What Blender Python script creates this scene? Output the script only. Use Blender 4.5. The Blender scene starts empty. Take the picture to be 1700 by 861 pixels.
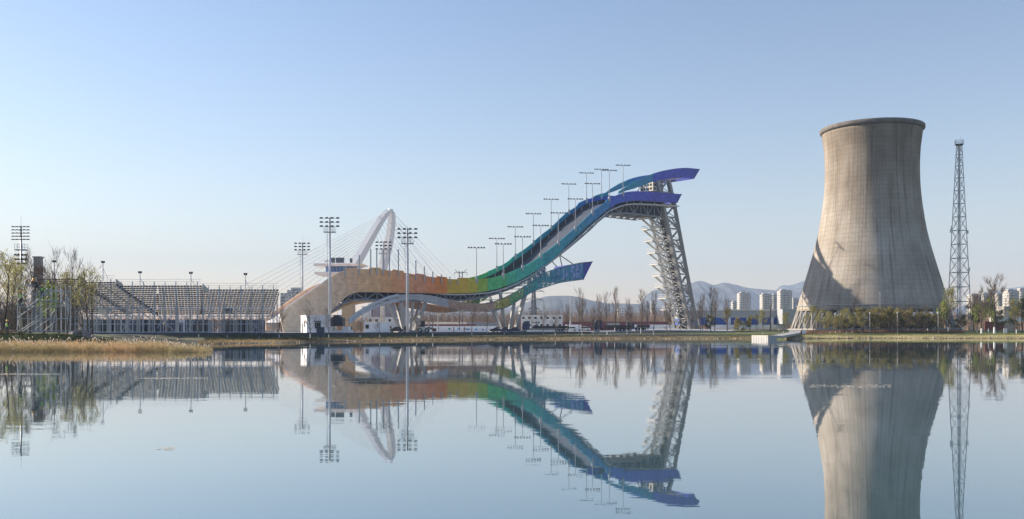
import bpy, math, random
import numpy as np
from mathutils import Vector, Matrix
R = math.radians
scene = bpy.context.scene
COL = scene.collection
F, CX, HY, EYE = 1580.0, 850.0, 550.5, 1.75      # survey of the photograph: focal length and horizon in photo pixels, eye height in metres

# ------------------------------------------------------------------ camera
cam = bpy.data.cameras.new('camera'); camo = bpy.data.objects.new('camera', cam); COL.objects.link(camo)
camo.location = (0, 0, EYE); camo.rotation_euler = (R(90), 0, 0)
cam.sensor_width = 36; cam.lens = 36 * F / 1700; cam.shift_y = (HY - 430.5) / 1700
cam.clip_start = 0.1; cam.clip_end = 40000
scene.camera = camo
# ------------------------------------------------------------------ light
SUN_AZ, SUN_EL = 20.0, 23.0                       # sun stands to the left and a little beyond the scene
SKYG, SKYS = 1.22, 1.06
world = bpy.data.worlds.new('World'); scene.world = world; world.use_nodes = True
nt = world.node_tree; bg = nt.nodes['Background']
sky = nt.nodes.new('ShaderNodeTexSky'); sky.sky_type = 'NISHITA'; sky.sun_disc = False
sdx, sdy = -math.cos(R(SUN_AZ)), math.sin(R(SUN_AZ))
sky.sun_elevation = R(SUN_EL); sky.sun_rotation = math.atan2(sdx, sdy)
sky.air_density = 1.25; sky.dust_density = .3; sky.ozone_density = 2.0; sky.altitude = 50
tint = nt.nodes.new('ShaderNodeMix'); tint.data_type = 'RGBA'; tint.blend_type = 'MULTIPLY'; tint.inputs[0].default_value = 1.0
tint.inputs[7].default_value = (1.13, .925, .915, 1)
gam = nt.nodes.new('ShaderNodeGamma'); gam.inputs[1].default_value = SKYG
hs = nt.nodes.new('ShaderNodeHueSaturation'); hs.inputs['Saturation'].default_value = SKYS
nt.links.new(sky.outputs[0], gam.inputs[0]); nt.links.new(gam.outputs[0], hs.inputs['Color']); nt.links.new(hs.outputs[0], tint.inputs[6]); nt.links.new(tint.outputs[2], bg.inputs[0]); bg.inputs[1].default_value = 0.066
sl = bpy.data.lights.new('sun', 'SUN'); so = bpy.data.objects.new('sun', sl); COL.objects.link(so)
sl.energy = 5.0; sl.angle = R(0.6); sl.color = (1.0, 0.86, 0.70)
so.rotation_euler = Vector((sdx * math.cos(R(SUN_EL)), sdy * math.cos(R(SUN_EL)), math.sin(R(SUN_EL)))).to_track_quat('Z', 'Y').to_euler()
so.location = (-200, 80, 120)
scene.view_settings.view_transform = 'Standard'; scene.view_settings.look = 'None'
scene.view_settings.exposure = 1.0; scene.view_settings.gamma = 1.0
scene.cycles.max_bounces = 8; scene.cycles.transparent_max_bounces = 24; scene.cycles.volume_bounces = 0
scene.cycles.caustics_reflective = False; scene.cycles.caustics_refractive = False
scene.cycles.use_denoising = True

# ------------------------------------------------------------------ helpers
def P(px, py, D):
    return Vector(((px - CX) / F * D, D, EYE + (HY - py) * D / F))
def srgb(h):
    h = h.lstrip('#'); c = [int(h[i:i+2], 16) / 255 for i in (0, 2, 4)]
    return tuple(x / 12.92 if x <= .04045 else ((x + .055) / 1.055) ** 2.4 for x in c)
def tag(o, label=None, cat=None, group=None, kind=None):
    if label: o['label'] = label
    if cat: o['category'] = cat
    if group: o['group'] = group
    if kind: o['kind'] = kind
    return o
def empty(name, loc=(0, 0, 0), rz=0):
    o = bpy.data.objects.new(name, None); COL.objects.link(o)
    o.location = loc; o.rotation_euler = (0, 0, rz); o.empty_display_size = .5
    return o
def copy_tree(o, parent=None):
    c = o.copy(); COL.objects.link(c); c.parent = parent
    for ch in list(o.children): copy_tree(ch, c)
    return c

class MB:
    """collects shapes that become ONE mesh object"""
    def __init__(self): self.v = []; self.f = []; self.uv = None
    def add(self, vs, fs):
        n = len(self.v); self.v += [tuple(p) for p in vs]; self.f += [tuple(i + n for i in f) for f in fs]; return self
    def box(self, c, s, rz=0, M=None):
        x, y, z = s[0] / 2, s[1] / 2, s[2] / 2
        vs = [Vector((a, b, d)) for d in (-z, z) for b in (-y, y) for a in (-x, x)]
        if M is None: M = Matrix.Rotation(rz, 3, 'Z')
        vs = [M @ q + Vector(c) for q in vs]
        return self.add(vs, [(0, 2, 3, 1), (4, 5, 7, 6), (0, 1, 5, 4), (2, 6, 7, 3), (0, 4, 6, 2), (1, 3, 7, 5)])
    def frm(self, a, b):
        a = Vector(a); b = Vector(b); d = (b - a); L = d.length or 1e-6; d /= L
        up = Vector((0, 0, 1)) if abs(d.z) < .95 else Vector((1, 0, 0))
        x = d.cross(up).normalized(); y = x.cross(d); return a, b, x, y
    def tube(self, a, b, r, r2=None, n=6, cap=True, rot=0):
        r2 = r if r2 is None else r2; a, b, x, y = self.frm(a, b)
        vs = []
        for p, rr in ((a, r), (b, r2)):
            for k in range(n):
                t = 2 * math.pi * k / n + rot; vs.append(p + x * (math.cos(t) * rr) + y * (math.sin(t) * rr))
        fs = [(k, (k + 1) % n, n + (k + 1) % n, n + k) for k in range(n)]
        if cap: fs += [tuple(range(n - 1, -1, -1)), tuple(range(n, 2 * n))]
        return self.add(vs, fs)
    def beam(self, a, b, w, h=None):
        h = h or w; a, b, x, y = self.frm(a, b); vs = []
        for p in (a, b):
            for i, j in ((-1, -1), (1, -1), (1, 1), (-1, 1)): vs.append(p + x * (i * w / 2) + y * (j * h / 2))
        return self.add(vs, [(0, 1, 5, 4), (1, 2, 6, 5), (2, 3, 7, 6), (3, 0, 4, 7), (3, 2, 1, 0), (4, 5, 6, 7)])
    def path(self, pts, r, n=6, rr=None):
        for i in range(len(pts) - 1):
            a = rr[i] if rr else r; b = rr[i + 1] if rr else r
            self.tube(pts[i], pts[i + 1], a, b, n)
        return self
    def sheet(self, A, B, th, nrm):
        """thick strip between polylines A and B"""
        n = len(A); o = Vector(nrm) * th; vs = []
        for a, b in zip(A, B): a = Vector(a); b = Vector(b); vs += [a, b, a + o, b + o]
        fs = []
        for i in range(n - 1):
            k = 4 * i; m = k + 4
            fs += [(k, k + 1, m + 1, m), (k + 2, m + 2, m + 3, k + 3), (k, m, m + 2, k + 2), (k + 1, k + 3, m + 3, m + 1)]
        k = 4 * (n - 1); fs += [(0, 2, 3, 1), (k, k + 1, k + 3, k + 2)]
        return self.add(vs, fs)
    def lathe(self, prof, n=24, c=(0, 0, 0), cap=True):
        vs = []; m = len(prof)
        for r, z in prof:
            for k in range(n):
                t = 2 * math.pi * k / n; vs.append((c[0] + r * math.cos(t), c[1] + r * math.sin(t), c[2] + z))
        fs = [(j * n + k, j * n + (k + 1) % n, (j + 1) * n + (k + 1) % n, (j + 1) * n + k) for j in range(m - 1) for k in range(n)]
        if cap: fs += [tuple(range(n - 1, -1, -1)), tuple(range((m - 1) * n, m * n))]
        return self.add(vs, fs)
    def build(self, name, m=None, parent=None, smooth=False, loc=None):
        me = bpy.data.meshes.new(name); me.from_pydata(self.v, [], self.f); me.update()
        if smooth: me.polygons.foreach_set('use_smooth', [True] * len(me.polygons))
        o = bpy.data.objects.new(name, me); COL.objects.link(o)
        if m: me.materials.append(m)
        if parent: o.parent = parent
        if loc: o.location = loc
        return o

def top_mesh(name, mb, m, origin, smooth=False):
    """a thing that is one mesh, origin at its base"""
    o = Vector(origin); mb.v = [tuple(Vector(p) - o) for p in mb.v]
    return mb.build(name, m, None, smooth, loc=o)
def thing_at(name, origin, rz=0): return empty(name, origin, rz)
def wpart(name, mb, m, root, smooth=False):
    """part given in world coordinates under an unrotated root"""
    o = Vector(root.location); mb.v = [tuple(Vector(p) - o) for p in mb.v]
    return mb.build(name, m, root, smooth)

# ------------------------------------------------------------------ materials
MATS = {}
def mat(name, col, rough=.6, metal=0., var=.12, scale=1.5, alpha=None, emit=None, spec=None, bump=0., stretch=(1, 1, 1)):
    if name in MATS: return MATS[name]
    if isinstance(col, str): col = srgb(col)
    m = bpy.data.materials.new(name); m.use_nodes = True; n = m.node_tree.nodes; l = m.node_tree.links
    b = n['Principled BSDF']; b.inputs['Roughness'].default_value = rough; b.inputs['Metallic'].default_value = metal
    tc = n.new('ShaderNodeTexCoord'); mp = n.new('ShaderNodeMapping'); mp.inputs['Scale'].default_value = stretch
    no = n.new('ShaderNodeTexNoise'); no.inputs['Scale'].default_value = scale; no.inputs['Detail'].default_value = 4
    l.new(tc.outputs['Object'], mp.inputs[0]); l.new(mp.outputs[0], no.inputs['Vector'])
    cr = n.new('ShaderNodeValToRGB'); e = cr.color_ramp.elements
    e[0].position = .3; e[1].position = .7
    e[0].color = (*[max(0, c * (1 - var)) for c in col], 1); e[1].color = (*[min(1, c * (1 + var)) for c in col], 1)
    l.new(no.outputs[0], cr.inputs[0]); l.new(cr.outputs[0], b.inputs['Base Color'])
    if alpha is not None: b.inputs['Alpha'].default_value = alpha
    if spec is not None: b.inputs['Specular IOR Level'].default_value = spec
    if bump:
        bp = n.new('ShaderNodeBump'); bp.inputs['Strength'].default_value = bump; bp.inputs['Distance'].default_value = .1
        l.new(no.outputs[0], bp.inputs['Height']); l.new(bp.outputs[0], b.inputs['Normal'])
    MATS[name] = m; return m
STEEL = mat('painted_steel', (.46, .47, .48), .45, 0.2)
DSTEEL = mat('dark_steel', (.10, .115, .14), .5, 0.2)
GALV = mat('galvanised_tube', (.50, .53, .56), .4, .35)
def leafy(name, col, var=.4, scale=1.2, trans=.5):
    m = mat(name, col, .75, var=var, scale=scale); n = m.node_tree.nodes; l = m.node_tree.links; b = n['Principled BSDF']; t = n.new('ShaderNodeBsdfTranslucent'); x = n.new('ShaderNodeMixShader'); x.inputs[0].default_value = trans
    l.new(b.inputs['Base Color'].links[0].from_socket, t.inputs['Color']); l.new(b.outputs[0], x.inputs[1]); l.new(t.outputs[0], x.inputs[2]); l.new(x.outputs[0], n['Material Output'].inputs['Surface']); return m
WHITE = mat('white_paint', (.82, .81, .80), .55)
WALLW = mat('white_wall', (.80, .785, .76), .75, scale=.6)
BLACK = mat('black_metal', (.02, .02, .024), .45)
GLASS = mat('window_glass', (.05, .08, .12), .12, var=.3, scale=.5)
DGLASS = mat('dark_window', (.025, .03, .035), .2)
CONC = mat('plain_concrete', (.36, .345, .32), .85, var=.2, scale=.8)
BARK = mat('bark', (.085, .065, .05), .9, var=.3, scale=6)
TWIG = mat('twigs', (.18, .135, .10), .9, var=.25, scale=3)
LIME = mat('limewash', (.72, .73, .74), .8, var=.08, scale=6)
RUBBER = mat('rubber', (.02, .02, .02), .8)
CREAM = mat('cream_paint', (.62, .57, .46), .7)
BLUE = mat('blue_sheet', (.03, .10, .42), .5)
NAVY = mat('navy_paint', (.015, .025, .06), .3)
DRED = mat('dark_red_sheet', (.17, .045, .05), .7)

# ------------------------------------------------------------------ terrain profile
# per photo column: (px, [(depth, z) ...]) read off the bank; first pair is the waterline
PROF = [
 (-9e4, [(3, 0), (6, .5), (12, 1.0), (20, 1.4), (28, 1.6), (60, 1.6)]),
 (-2600, [(46, 0), (52, .8), (58, 1.3), (66, 1.5), (80, 1.6), (120, 1.6)]),
 (-100, [(94, 0), (99, .9), (106, 1.45), (116, 1.5), (135, 1.55), (200, 1.6)]),
 (100, [(95, 0), (101, .9), (107, 1.35), (116, 1.35), (135, 1.5), (200, 1.6)]),
 (175, [(112, 0), (118, .5), (126, .7), (134, .9), (146, 1.45), (200, 1.6)]),
 (330, [(134, 0), (140, .35), (150, .65), (158, .75), (160.5, 1.45), (200, 1.55)]),
 (450, [(148, 0), (156, .35), (166, .6), (176, .7), (178.5, 1.42), (230, 1.6)]),
 (560, [(170, 0), (178, .35), (186, .5), (193, .6), (195.5, 1.42), (260, 1.6)]),
 (700, [(190, 0), (199, .4), (207, .6), (217, .75), (219.5, 1.5), (280, 1.6)]),
 (860, [(218, 0), (228, .45), (240, .75), (250, .95), (253, 1.55), (300, 1.65)]),
 (1000, [(236, 0), (247, .6), (260, .9), (272, 1.25), (277, 1.62), (320, 2.1)]),
 (1110, [(240, 0), (250, .7), (264, .95), (278, 1.45), (292, 2.2), (335, 2.9)]),
 (1200, [(240, 0), (250, .75), (264, 1.0), (280, 1.5), (298, 2.0), (335, 2.5)]),
 (1300, [(238, 0), (248, .7), (264, 1.2), (282, 1.9), (298, 2.3), (335, 2.4)]),
 (1440, [(252, 0), (258, .45), (268, 1.1), (282, 1.75), (298, 2.2), (335, 2.4)]),
 (1800, [(250, 0), (256, .45), (266, 1.1), (280, 1.6), (296, 2.0), (335, 2.2)]),
 (4000, [(120, 0), (126, .5), (134, 1.1), (150, 1.4), (170, 1.6), (200, 1.6)]),
 (9e4, [(3, 0), (6, .5), (12, 1.0), (20, 1.4), (28, 1.6), (60, 1.6)]),
]
_kp = np.array([p[0] for p in PROF], float)
def prof(px):
    i = int(np.searchsorted(_kp, px)) - 1; i = max(0, min(len(_kp) - 2, i))
    t = (px - _kp[i]) / (_kp[i + 1] - _kp[i]); t = min(1, max(0, t))
    if 0 <= i and _kp[i] > -1e4 and _kp[i+1] < 1e4: t = t * t * (3 - 2 * t)
    a = PROF[i][1]; b = PROF[i + 1][1]
    return [((1 - t) * a[k][0] + t * b[k][0], (1 - t) * a[k][1] + t * b[k][1]) for k in range(6)]
def gz(px, D):
    p = prof(px); d = [q[0] for q in p] + [p[-1][0] + 130, 20000]; z = [q[1] for q in p] + [1.6, 1.6]
    return float(np.interp(D, d, z))
def gxy(x, y): return gz(CX + x / max(y, 1e-3) * F, y)
def Dg(px, py):
    """depth at which the ground is seen at photo row py"""
    p = prof(px); D = p[0][0]; best = D; be = 1e9
    while D < (285 if px > 1195 else 306):
        y = HY - (gz(px, D) - EYE) * F / D
        if abs(y - py) < be: be = abs(y - py); best = D
        D += .5
    return best
def G(px, D): x = (px - CX) / F * D; return Vector((x, D, gz(px, D)))

def lakeside_material():
    m = bpy.data.materials.new('lakeside_ground'); m.use_nodes = True; n = m.node_tree.nodes; l = m.node_tree.links
    b = n['Principled BSDF']; b.inputs['Roughness'].default_value = .95
    at = n.new('ShaderNodeAttribute'); at.attribute_name = 'zone'
    tc = n.new('ShaderNodeTexCoord'); no = n.new('ShaderNodeTexNoise'); no.inputs['Scale'].default_value = .35; no.inputs['Detail'].default_value = 8
    l.new(tc.outputs['Object'], no.inputs['Vector'])
    n2 = n.new('ShaderNodeTexNoise'); n2.inputs['Scale'].default_value = .06; n2.inputs['Detail'].default_value = 4; l.new(tc.outputs['Object'], n2.inputs['Vector'])
    g = n.new('ShaderNodeValToRGB'); e = g.color_ramp.elements
    e[0].position = .35; e[0].color = (.04, .05, .022, 1); e[1].position = .68; e[1].color = (.13, .105, .055, 1)
    e2 = e.new(.5); e2.color = (.075, .08, .032, 1); l.new(no.outputs[0], g.inputs[0])
    gg = n.new('ShaderNodeValToRGB'); e = gg.color_ramp.elements
    e[0].position = .3; e[0].color = (.09, .13, .03, 1); e[1].position = .7; e[1].color = (.17, .17, .06, 1); l.new(no.outputs[0], gg.inputs[0])
    p = n.new('ShaderNodeValToRGB'); e = p.color_ramp.elements
    e[0].position = .3; e[0].color = (.36, .355, .35, 1); e[1].position = .7; e[1].color = (.50, .50, .49, 1); l.new(n2.outputs[0], p.inputs[0])
    sep = n.new('ShaderNodeSeparateColor'); l.new(at.outputs['Color'], sep.inputs[0])
    mx = n.new('ShaderNodeMix'); mx.data_type = 'RGBA'; l.new(sep.outputs[1], mx.inputs[0]); l.new(g.outputs[0], mx.inputs[6]); l.new(gg.outputs[0], mx.inputs[7])
    m2 = n.new('ShaderNodeMix'); m2.data_type = 'RGBA'; l.new(sep.outputs[0], m2.inputs[0]); l.new(mx.outputs[2], m2.inputs[6]); l.new(p.outputs[0], m2.inputs[7])
    l.new(m2.outputs[2], b.inputs['Base Color']); return m

def build_ground():
    ts = sorted(set([round(x, 4) for x in np.concatenate([np.linspace(-.9, .9, 420), -np.geomspace(.9, 56, 50), np.geomspace(.9, 56, 50)])]))
    vs = []; fs = []; zone = []; rng = random.Random(3)
    rows = None
    for t in ts:
        px = CX + t * F; p = prof(px); Ds = p[0][0]
        Dl = [Ds * .9, Ds * .985]; zl = [-1.5, -.25]
        for k in range(5):
            for j in range(3):
                a = j / 3; Dl.append(p[k][0] * (1 - a) + p[k + 1][0] * a); zl.append(p[k][1] * (1 - a) + p[k + 1][1] * a)
        Dl.append(p[5][0]); zl.append(p[5][1])
        for d in (130, 400, 1200, 4000, 7600): Dl.append(p[5][0] + d); zl.append(1.6)
        for i, (D, z) in enumerate(zip(Dl, zl)):
            if 4 < i < 14 : z += rng.uniform(-.05, .05)
            vs.append((max(-9300, min(9300, t * D)), D, z))
            paved = 1.0 if (i >= 14 and 150 < px < 1215) else (0.6 if i > 17 else 0)
            if 150 < px < 900 and i >= 14: paved = 1.
            green = max(0, min(1, (px - 1120) / 60)) if px > 0 else 0
            if px < 190: green = .55
            if px > 1250 and i >= 14: paved = 0
            zone.append((paved, green, 0, 1))
        rows = len(Dl)
    n = len(ts)
    for a in range(n - 1):
        for k in range(rows - 1):
            i = a * rows + k; fs.append((i, i + rows, i + rows + 1, i + 1))
    # the bank the camera stands at and the land behind it
    base = len(vs); xs = [-9300, -600, -168, -60, -20, 0, 20, 60, 168, 600, 9300]; ys = [(3.0, -.3), (-1.5, -.2), (-4, .15), (-8, .7), (-20, 1.1), (-9300, 1.3)]
    for x in xs:
        for (y, z) in ys: vs.append((x, y if not (y == 3.0 and abs(x) <= 160) else -.5, z)); zone.append((0, .3, 0, 1))
    for a in range(len(xs) - 1):
        for k in range(len(ys) - 1):
            i = base + a * len(ys) + k; fs.append((i, i + 1, i + 1 + len(ys), i + len(ys)))
    me = bpy.data.meshes.new('ground'); me.from_pydata(vs, [], fs); me.update()
    ca = me.color_attributes.new('zone', 'FLOAT_COLOR', 'POINT')
    ca.data.foreach_set('color', np.array(zone, 'f').ravel())
    me.polygons.foreach_set('use_smooth', [True] * len(me.polygons))
    o = bpy.data.objects.new('ground', me); COL.objects.link(o); me.materials.append(lakeside_material())
    tag(o, kind='structure'); return o
build_ground()

def build_water():
    m = bpy.data.materials.new('lake_water'); m.use_nodes = True; n = m.node_tree.nodes; l = m.node_tree.links
    n.remove(n['Principled BSDF']); out = n['Material Output']
    body = n.new('ShaderNodeBsdfDiffuse'); body.inputs['Color'].default_value = (.06, .125, .14, 1)
    gl = n.new('ShaderNodeBsdfGlossy'); gl.inputs['Roughness'].default_value = .012; gl.inputs['Color'].default_value = (.97, .98, 1, 1)
    fz = n.new('ShaderNodeFresnel'); fz.inputs['IOR'].default_value = 1.34
    pw = n.new('ShaderNodeMath'); pw.operation = 'POWER'; pw.inputs[1].default_value = .55; l.new(fz.outputs[0], pw.inputs[0])
    mxs = n.new('ShaderNodeMixShader'); l.new(pw.outputs[0], mxs.inputs[0]); l.new(body.outputs[0], mxs.inputs[1]); l.new(gl.outputs[0], mxs.inputs[2]); l.new(mxs.outputs[0], out.inputs['Surface'])
    tc = n.new('ShaderNodeTexCoord')
    def noise(sc, det, st):
        mp = n.new('ShaderNodeMapping'); mp.inputs['Scale'].default_value = st; mp.inputs['Rotation'].default_value = (0, 0, R(12))
        t = n.new('ShaderNodeTexNoise'); t.inputs['Scale'].default_value = sc; t.inputs['Detail'].default_value = det
        l.new(tc.outputs['Object'], mp.inputs[0]); l.new(mp.outputs[0], t.inputs['Vector']); return t
    a = noise(.9, 3, (1, 1.6, 1)); c = noise(5., 2, (1, 2.2, 1)); w = noise(.05, 4, (.3, 3.2, 1))
    ramp = n.new('ShaderNodeMapRange'); ramp.inputs[1].default_value = .48; ramp.inputs[2].default_value = .70; ramp.inputs[3].default_value = .45; ramp.inputs[4].default_value = 3.0
    l.new(w.outputs[0], ramp.inputs[0])
    m1 = n.new('ShaderNodeMath'); m1.operation = 'MULTIPLY'; m1.inputs[1].default_value = .10; l.new(c.outputs[0], m1.inputs[0])
    m2 = n.new('ShaderNodeMath'); m2.operation = 'ADD'; l.new(a.outputs[0], m2.inputs[0]); l.new(m1.outputs[0], m2.inputs[1])
    m3 = n.new('ShaderNodeMath'); m3.operation = 'MULTIPLY'; l.new(m2.outputs[0], m3.inputs[0]); l.new(ramp.outputs[0], m3.inputs[1])
    bp = n.new('ShaderNodeBump'); bp.inputs['Strength'].default_value = 1.; bp.inputs['Distance'].default_value = .0018
    l.new(m3.outputs[0], bp.inputs['Height']); l.new(bp.outputs[0], gl.inputs['Normal'])
    mb = MB(); mb.add([(-1400, -4, 0), (1400, -4, 0), (1400, 420, 0), (-1400, 420, 0)], [(0, 1, 2, 3)])
    tag(mb.build('lake_water', m), kind='structure')
build_water()

# ------------------------------------------------------------------ hills
def catmull(pts, step):
    pts = [np.array(p, float) for p in pts]; out = []
    P_ = [2 * pts[0] - pts[1]] + pts + [2 * pts[-1] - pts[-2]]
    for i in range(1, len(P_) - 2):
        n = max(1, int(abs(P_[i + 1][0] - P_[i][0]) / step))
        for k in range(n):
            t = k / n; a, b, c, d = P_[i - 1], P_[i], P_[i + 1], P_[i + 2]
            q = .5 * ((2 * b) + (-a + c) * t + (2 * a - 5 * b + 4 * c - d) * t * t + (-a + 3 * b - 3 * c + d) * t ** 3)
            q[0] = b[0] + (c[0] - b[0]) * t; out.append(q)
    out.append(pts[-1]); return np.array(out)
HILLM = mat('hill_scrub', (.085, .095, .09), .95, var=.5, scale=.009)
def hill(D, pts, depth, seed, name='mountain'):
    rng = random.Random(seed); c = catmull(pts, 3); mb = MB(); vs = []; rows = 9
    ph = [rng.uniform(0, 6) for _ in range(6)]
    for q in c:
        px, py = q; zt = (HY - py) * D / F
        for r in range(rows):
            f = r / 4.0 - 1.0                             # -1 front foot, 0 ridge, 1 back foot
            h = max(0, 1 - abs(f) ** 1.15)
            x = (px - CX) / F * D; y = D + f * depth
            spur = math.sin(px * .09 + ph[0]) * .02 + rng.uniform(-.03, .03)
            if r == 4: spur = rng.uniform(-.004, .004)
            z = max(0, zt * (h + spur * (1 if 0 < h < 1 else 0)))
            vs.append((x, y, z + (1.5 if r not in (0, 8) else -3)))
    n = len(c)
    fs = [(i * rows + k, (i + 1) * rows + k, (i + 1) * rows + k + 1, i * rows + k + 1) for i in range(n - 1) for k in range(rows - 1)]
    mb.add(vs, fs); o = mb.build(name, HILLM, smooth=True); tag(o, kind='structure')
hill(5200, [(1048, 540), (1064, 503), (1074, 489), (1087, 481), (1105, 480), (1125, 478), (1143, 471), (1163, 466), (1185, 472.5), (1200, 469), (1216, 471), (1240, 477), (1270, 480), (1300, 482), (1340, 476), (1400, 470), (1470, 480), (1530, 505), (1560, 545)], 900, 1)
hill(6800, [(1280, 500), (1291, 479), (1298, 473.5), (1312, 473), (1331, 467), (1360, 455), (1420, 450), (1500, 470), (1560, 505), (1610, 512), (1640, 490), (1670, 479), (1705, 474), (1780, 465), (1900, 480), (2050, 530)], 1100, 2)
hill(3600, [(800, 530), (850, 512), (878, 500), (905, 492), (930, 490.5), (950, 491), (965, 494), (985, 499), (1010, 503), (1040, 503.5), (1070, 506), (1120, 517), (1180, 535)], 600, 3, 'hill')
hill(6000, [(560, 545), (620, 524), (690, 515), (740, 510), (800, 512), (860, 509), (950, 515), (1000, 508), (1060, 512), (1100, 540)], 800, 4, 'hill')
# ================================================================== the ski jump
A0 = Vector((-59, 242, 0)); UU = Vector((.76, .65, 0)); WW = Vector((-.65, .76, 0))
def S_of(px, w=0):
    t = (px - CX) / F; a = A0 + WW * w
    return (t * a.y - a.x) / (UU.x - UU.y * t)
def RP(s, w, z): q = A0 + UU * s + WW * w; return Vector((q.x, q.y, z))
def RZ(px, py, w=0):
    s = S_of(px, w); y = (A0 + UU * s + WW * w).y; return s, EYE + (HY - py) * y / F
def RPX(px, py, w=0): s, z = RZ(px, py, w); return RP(s, w, z)
def curve(pts, w=0):
    q = catmull([RZ(a, b, w) for a, b in pts], .6)
    return lambda s, q=q: float(np.interp(s, q[:, 0], q[:, 1]))
ztop = curve([(465, 520), (479, 507.5), (508, 488), (530, 473), (546, 461.5), (562, 453), (578, 448.5), (595, 447), (633, 447.8), (665, 452), (695, 457), (721, 460.5), (753, 463.8), (795, 463), (826, 458.5), (868, 442.9), (899.5, 422), (953, 380), (1004.5, 336.7), (1017, 326.5), (1037.7, 319), (1055, 317), (1081, 318), (1132, 322)])
zbot = curve([(500, 549), (530, 530), (545.8, 520), (566, 501), (580.7, 488.8), (595, 484.6), (640, 485), (680, 486), (772, 486.7), (813.8, 482), (857.7, 468), (889, 450), (916, 431), (953, 395.4), (991.7, 362), (1017, 343), (1032.6, 335.6), (1055.6, 332.8), (1085, 334), (1124.6, 336.5)])
zchord = curve([(548, 522), (566, 507.5), (580.7, 500), (595, 497), (640, 497), (700, 497.5), (740, 498.5), (772, 498), (800, 494), (836, 484.5), (868, 469.5), (910, 440), (950, 409), (979, 384), (1005, 360), (1022, 353), (1050, 353.5), (1080, 357), (1106, 360)])
SW = 14.0
s0, s1 = 0.0, S_of(1132); sb1 = S_of(1124.6)
PAL = [(465, '#bcb2ab'), (560, '#b7a799'), (590, '#ba9c86'), (625, '#c2967a'), (650, '#c18c6c'), (680, '#bb8266'), (705, '#bb7a66'), (722, '#b2713f'), (745, '#ae7030'), (757, '#a78a2c'), (790, '#9a9432'), (806, '#6f943d'), (824, '#3d9765'), (850, '#2a9478'), (880, '#1f8c86'), (915, '#1c8693'), (960, '#1b7a99'), (1003, '#1f6c9f'), (1008, '#2b55a6'), (1040, '#354bab'), (1075, '#3c42a3'), (1170, '#36409c')]
def pal(px, gain=1.0):
    for i in range(len(PAL) - 1):
        if px < PAL[i + 1][0] or i == len(PAL) - 2:
            a = srgb(PAL[i][1]); b = srgb(PAL[i + 1][1]); t = max(0, min(1, (px - PAL[i][0]) / (PAL[i + 1][0] - PAL[i][0])))
            return tuple(min(.9, (x * (1 - t) + y * t) * gain) for x, y in zip(a, b))
BAY = (s1 - s0) / 42
def warm(c): return (min(.9, c[0] * 1.08), c[1] * 1.0, c[2] * .80)
def px_of(s, w=0): q = RP(s, w, 0); return CX + q.x / q.y * F

def mesh_panel_mat(name, col, alpha_lo, alpha_hi, thr=.5):
    """coated perforated sheet: colour, faint grid of fixings, patches where more daylight passes"""
    m = bpy.data.materials.new(name); m.use_nodes = True; n = m.node_tree.nodes; l = m.node_tree.links
    b = n['Principled BSDF']; b.inputs['Roughness'].default_value = .5; b.inputs['Metallic'].default_value = .0
    tc = n.new('ShaderNodeTexCoord'); no = n.new('ShaderNodeTexNoise'); no.inputs['Scale'].default_value = .5; no.inputs['Detail'].default_value = 5
    l.new(tc.outputs['Object'], no.inputs['Vector'])
    cr = n.new('ShaderNodeValToRGB'); e = cr.color_ramp.elements; e[0].position = .35; e[1].position = .72
    e[0].color = (*[c * .88 for c in col], 1); e[1].color = (*[min(1, c * 1.12 + .02) for c in col], 1)
    l.new(no.outputs[0], cr.inputs[0])
    br = n.new('ShaderNodeTexBrick'); br.offset = 0; br.inputs['Scale'].default_value = 1; br.inputs['Brick Width'].default_value = BAY; br.inputs['Row Height'].default_value = 1.45
    br.inputs['Mortar Size'].default_value = .07; br.inputs['Mortar Smooth'].default_value = .4
    uv = n.new('ShaderNodeUVMap'); l.new(uv.outputs[0], br.inputs['Vector'])
    br.inputs['Color1'].default_value = (1, 1, 1, 1); br.inputs['Color2'].default_value = (.93, .93, .93, 1); br.inputs['Mortar'].default_value = (.80, .80, .80, 1)
    mx = n.new('ShaderNodeMix'); mx.data_type = 'RGBA'; mx.blend_type = 'MULTIPLY'; mx.inputs[0].default_value = 1
    l.new(cr.outputs[0], mx.inputs[6]); l.new(br.outputs[0], mx.inputs[7]); l.new(mx.outputs[2], b.inputs['Base Color'])
    n2 = n.new('ShaderNodeTexNoise'); n2.inputs['Scale'].default_value = .9; n2.inputs['Detail'].default_value = 4; l.new(tc.outputs['Object'], n2.inputs['Vector'])
    mr = n.new('ShaderNodeMapRange'); mr.inputs[1].default_value = thr - .06; mr.inputs[2].default_value = thr + .12; mr.inputs[3].default_value = alpha_hi; mr.inputs[4].default_value = alpha_lo
    l.new(n2.outputs[0], mr.inputs[0]); l.new(mr.outputs[0], b.inputs['Alpha'])
    return m
def panel(name, root, s_a, s_b, ft, fb, w, m, th=.22, shear=0, nsub=4, wtop=0., step=0.):
    A = []; B = []; uv = []; 
    for k in range(nsub + 1):
        s = s_a + (s_b - s_a) * k / nsub; zt = ft(s) + step
        sl = (ft(s + .5) - ft(s - .5)); sb = s
        for _ in range(2): sb = s + shear * (zt - fb(sb)) * sl
        zb = fb(sb)
        w_ = w(s) if callable(w) else w
        A.append(RP(s, w_ + wtop, zt)); B.append(RP(sb, w_, zb))
    mb = MB(); mb.sheet(A, B, th, WW)
    o = wpart(name, mb, m, root)
    me = o.data; ul = me.uv_layers.new(name='UVMap')
    base = Vector(root.location)
    for lp in me.loops:
        q = me.vertices[lp.vertex_index].co + base; d = q - A0
        ul.data[lp.index].uv = (d.x * UU.x + d.y * UU.y, q.z)
    return o

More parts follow.
